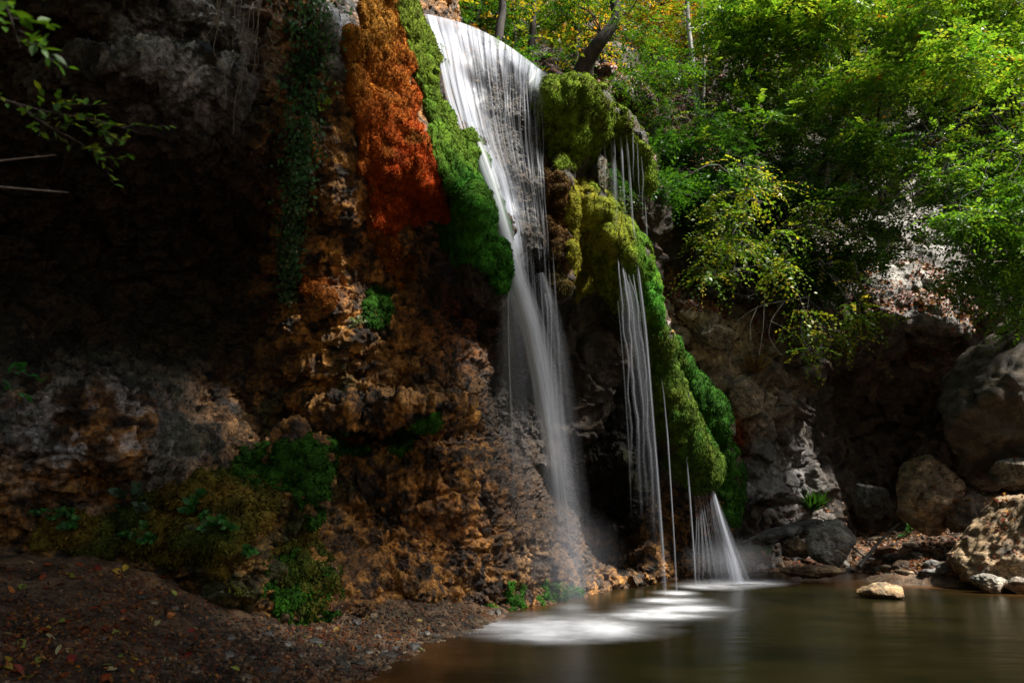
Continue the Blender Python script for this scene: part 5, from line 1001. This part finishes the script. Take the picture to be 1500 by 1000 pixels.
# ------------------------------------------------------------------ fallen leaves
def dry(n, pts, nor, L, seed, pal):
    r = np.random.default_rng(seed); d = r.normal(0, 1, (n, 3)); d -= (d * nor).sum(1)[:, None] * nor; c = np.array(pal)[r.integers(0, len(pal), n)] * (.5 + .8 * r.random((n, 1)))
    return leaves_on(pts + nor * .012, d + nor * .15, nor + r.normal(0, .35, (n, 3)), L * (.6 + .8 * r.random(n)), .6, c, .5)
RED = [(.16,.035,.012),(.24,.07,.014),(.11,.03,.012),(.14,.055,.02),(.30,.14,.025)]
def litter(label, poly, n, L, seed, upmin=.3, objs=(cliff, hill, ground)):
    r = np.random.default_rng(seed); xs = [p_[0] for p_ in poly]; ys = [p_[1] for p_ in poly]; pts, nor = [], []; tries = 0
    while len(pts) < n and tries < n * 12:
        tries += 1; x, y = r.uniform(min(xs), max(xs)), r.uniform(min(ys), max(ys))
        if not in_poly(np.array([x]), np.array([y]), poly)[0]: continue
        h = cast(x, y, objs)
        if not h or h[2].z < upmin or h[1].z < .03: continue
        if r.random() > .5 + 1.2 * float(fbm(np.array([[h[1].x, h[1].y, h[1].z]]) * 1.1, 2, seed=seed)[0]): continue
        pts.append(h[1]); nor.append(h[2])
    pts, nor = np.array(pts), np.array(nor); V, F, Cc = dry(len(pts), pts, nor, L, seed, RED); o = mesh_np("leaf_litter", V, F, M_DRY, Cc, smooth=False); tag(o, label, "fallen leaves", kind="stuff")
bo = tuple(bould) + (cliff, hill, ground)
litter("rust brown leaf litter on the slope behind the moss curtain", [(860,90),(1060,110),(1060,260),(900,220)], 2600, .16, 1, .1, (hill,))
litter("red leaf litter on the ledges under the yellow tipped bush", [(960,400),(1350,380),(1500,470),(1480,560),(1100,500),(960,490)], 2600, .15, 2, .15)
litter("red leaf litter between the boulders of the far bank", [(1090,740),(1500,640),(1500,840),(1100,840)], 1500, .12, 3, .35)
litter("a few red leaves caught on the tops of the boulders", [(1330,640),(1500,640),(1500,830),(1330,830)], 230, .11, 6, .45, tuple(bould))
litter("scattered leaf crumbs over the near earth bank", [(0,820),(200,840),(400,920),(600,930),(500,1000),(0,1000)], 1500, .05, 4, .2)
litter("scattered leaf crumbs on the gravel at the foot of the brown wall", [(450,860),(740,860),(700,925),(560,960),(430,930)], 500, .045, 5, .2)
lc = [("orange", (.50,.16,.02)), ("rust red", (.35,.07,.015)), ("golden yellow", (.50,.34,.04)), ("brown", (.16,.07,.03)), ("pale straw", (.50,.44,.22)), ("crimson", (.30,.03,.015)), ("yellow green", (.25,.30,.04))]
ls = ["curled", "flat", "torn", "folded", "crumpled", "narrow", "broad"]
r = np.random.default_rng(77)
def fallen(px, py, L):
    h = cast(px, py, (ground, cliff))
    if not h: return
    w = "at the bottom left corner" if px < 130 and py > 900 else "on the upper part of the earth bank" if py < 880 else "near the bottom edge of the earth bank" if px < 300 else "on the gravel near the shoreline"
    st, (cn, cc) = combo("leaf" + w, ls, lc); fold = {"flat": .1, "curled": .9, "folded": 1.3, "crumpled": 1.0}.get(st, .45); wd = {"narrow": .35, "broad": .85}.get(st, .6)
    n = np.array(h[2]); d = r.normal(0, 1, 3); d -= (d @ n) * n; dd = d / np.linalg.norm(d) + n * .2; dd /= np.linalg.norm(dd); sd = np.cross(n + r.normal(0, .3, 3), dd); sd /= np.linalg.norm(sd); up = np.cross(dd, sd); Vl = []
    for t, w_ in [(0, .02), (.12, .55), (.3, .95), (.5, 1), (.7, .75), (.87, .35), (1, .02)]:
        for k in (-1, -.5, 0, .5, 1): Vl.append(dd * L * (t - .5) + sd * L * wd * .5 * w_ * k * (1 + .12 * math.sin(t * 40 + k)) + up * L * (fold * .35 * abs(k) * w_ * wd + .25 * fold * (t - .5) ** 2 + r.normal(0, .012)))
    V = np.array(Vl); idx = np.arange(35).reshape(7, 5); F = np.stack([idx[:-1, :-1], idx[:-1, 1:], idx[1:, 1:], idx[1:, :-1]], -1).reshape(-1, 4)
    # finer: subdivide the kite and curl it
    V = V * 1.35; o = mesh_np("fallen_leaf", V, F, M_DRY, np.tile(np.array(cc) * r.uniform(.7, 1.1), (len(V), 1))); o.location = h[1] + h[2] * .015
    tag(o, "%s %s fallen leaf %s" % (st, cn, w), "leaf", "fallen leaves lying on the near bank")
for i in range(34): fallen(r.uniform(0, 128), r.uniform(902, 998), r.uniform(.05, .10))
for i in range(30): fallen(r.uniform(130, 298), r.uniform(885, 998), r.uniform(.05, .09))
for i in range(16): fallen(r.uniform(5, 260), r.uniform(822, 879), r.uniform(.06, .10))
for i in range(26): fallen(r.uniform(302, 660), r.uniform(900, 960) if r.random() < .5 else r.uniform(940, 995), r.uniform(.05, .09))
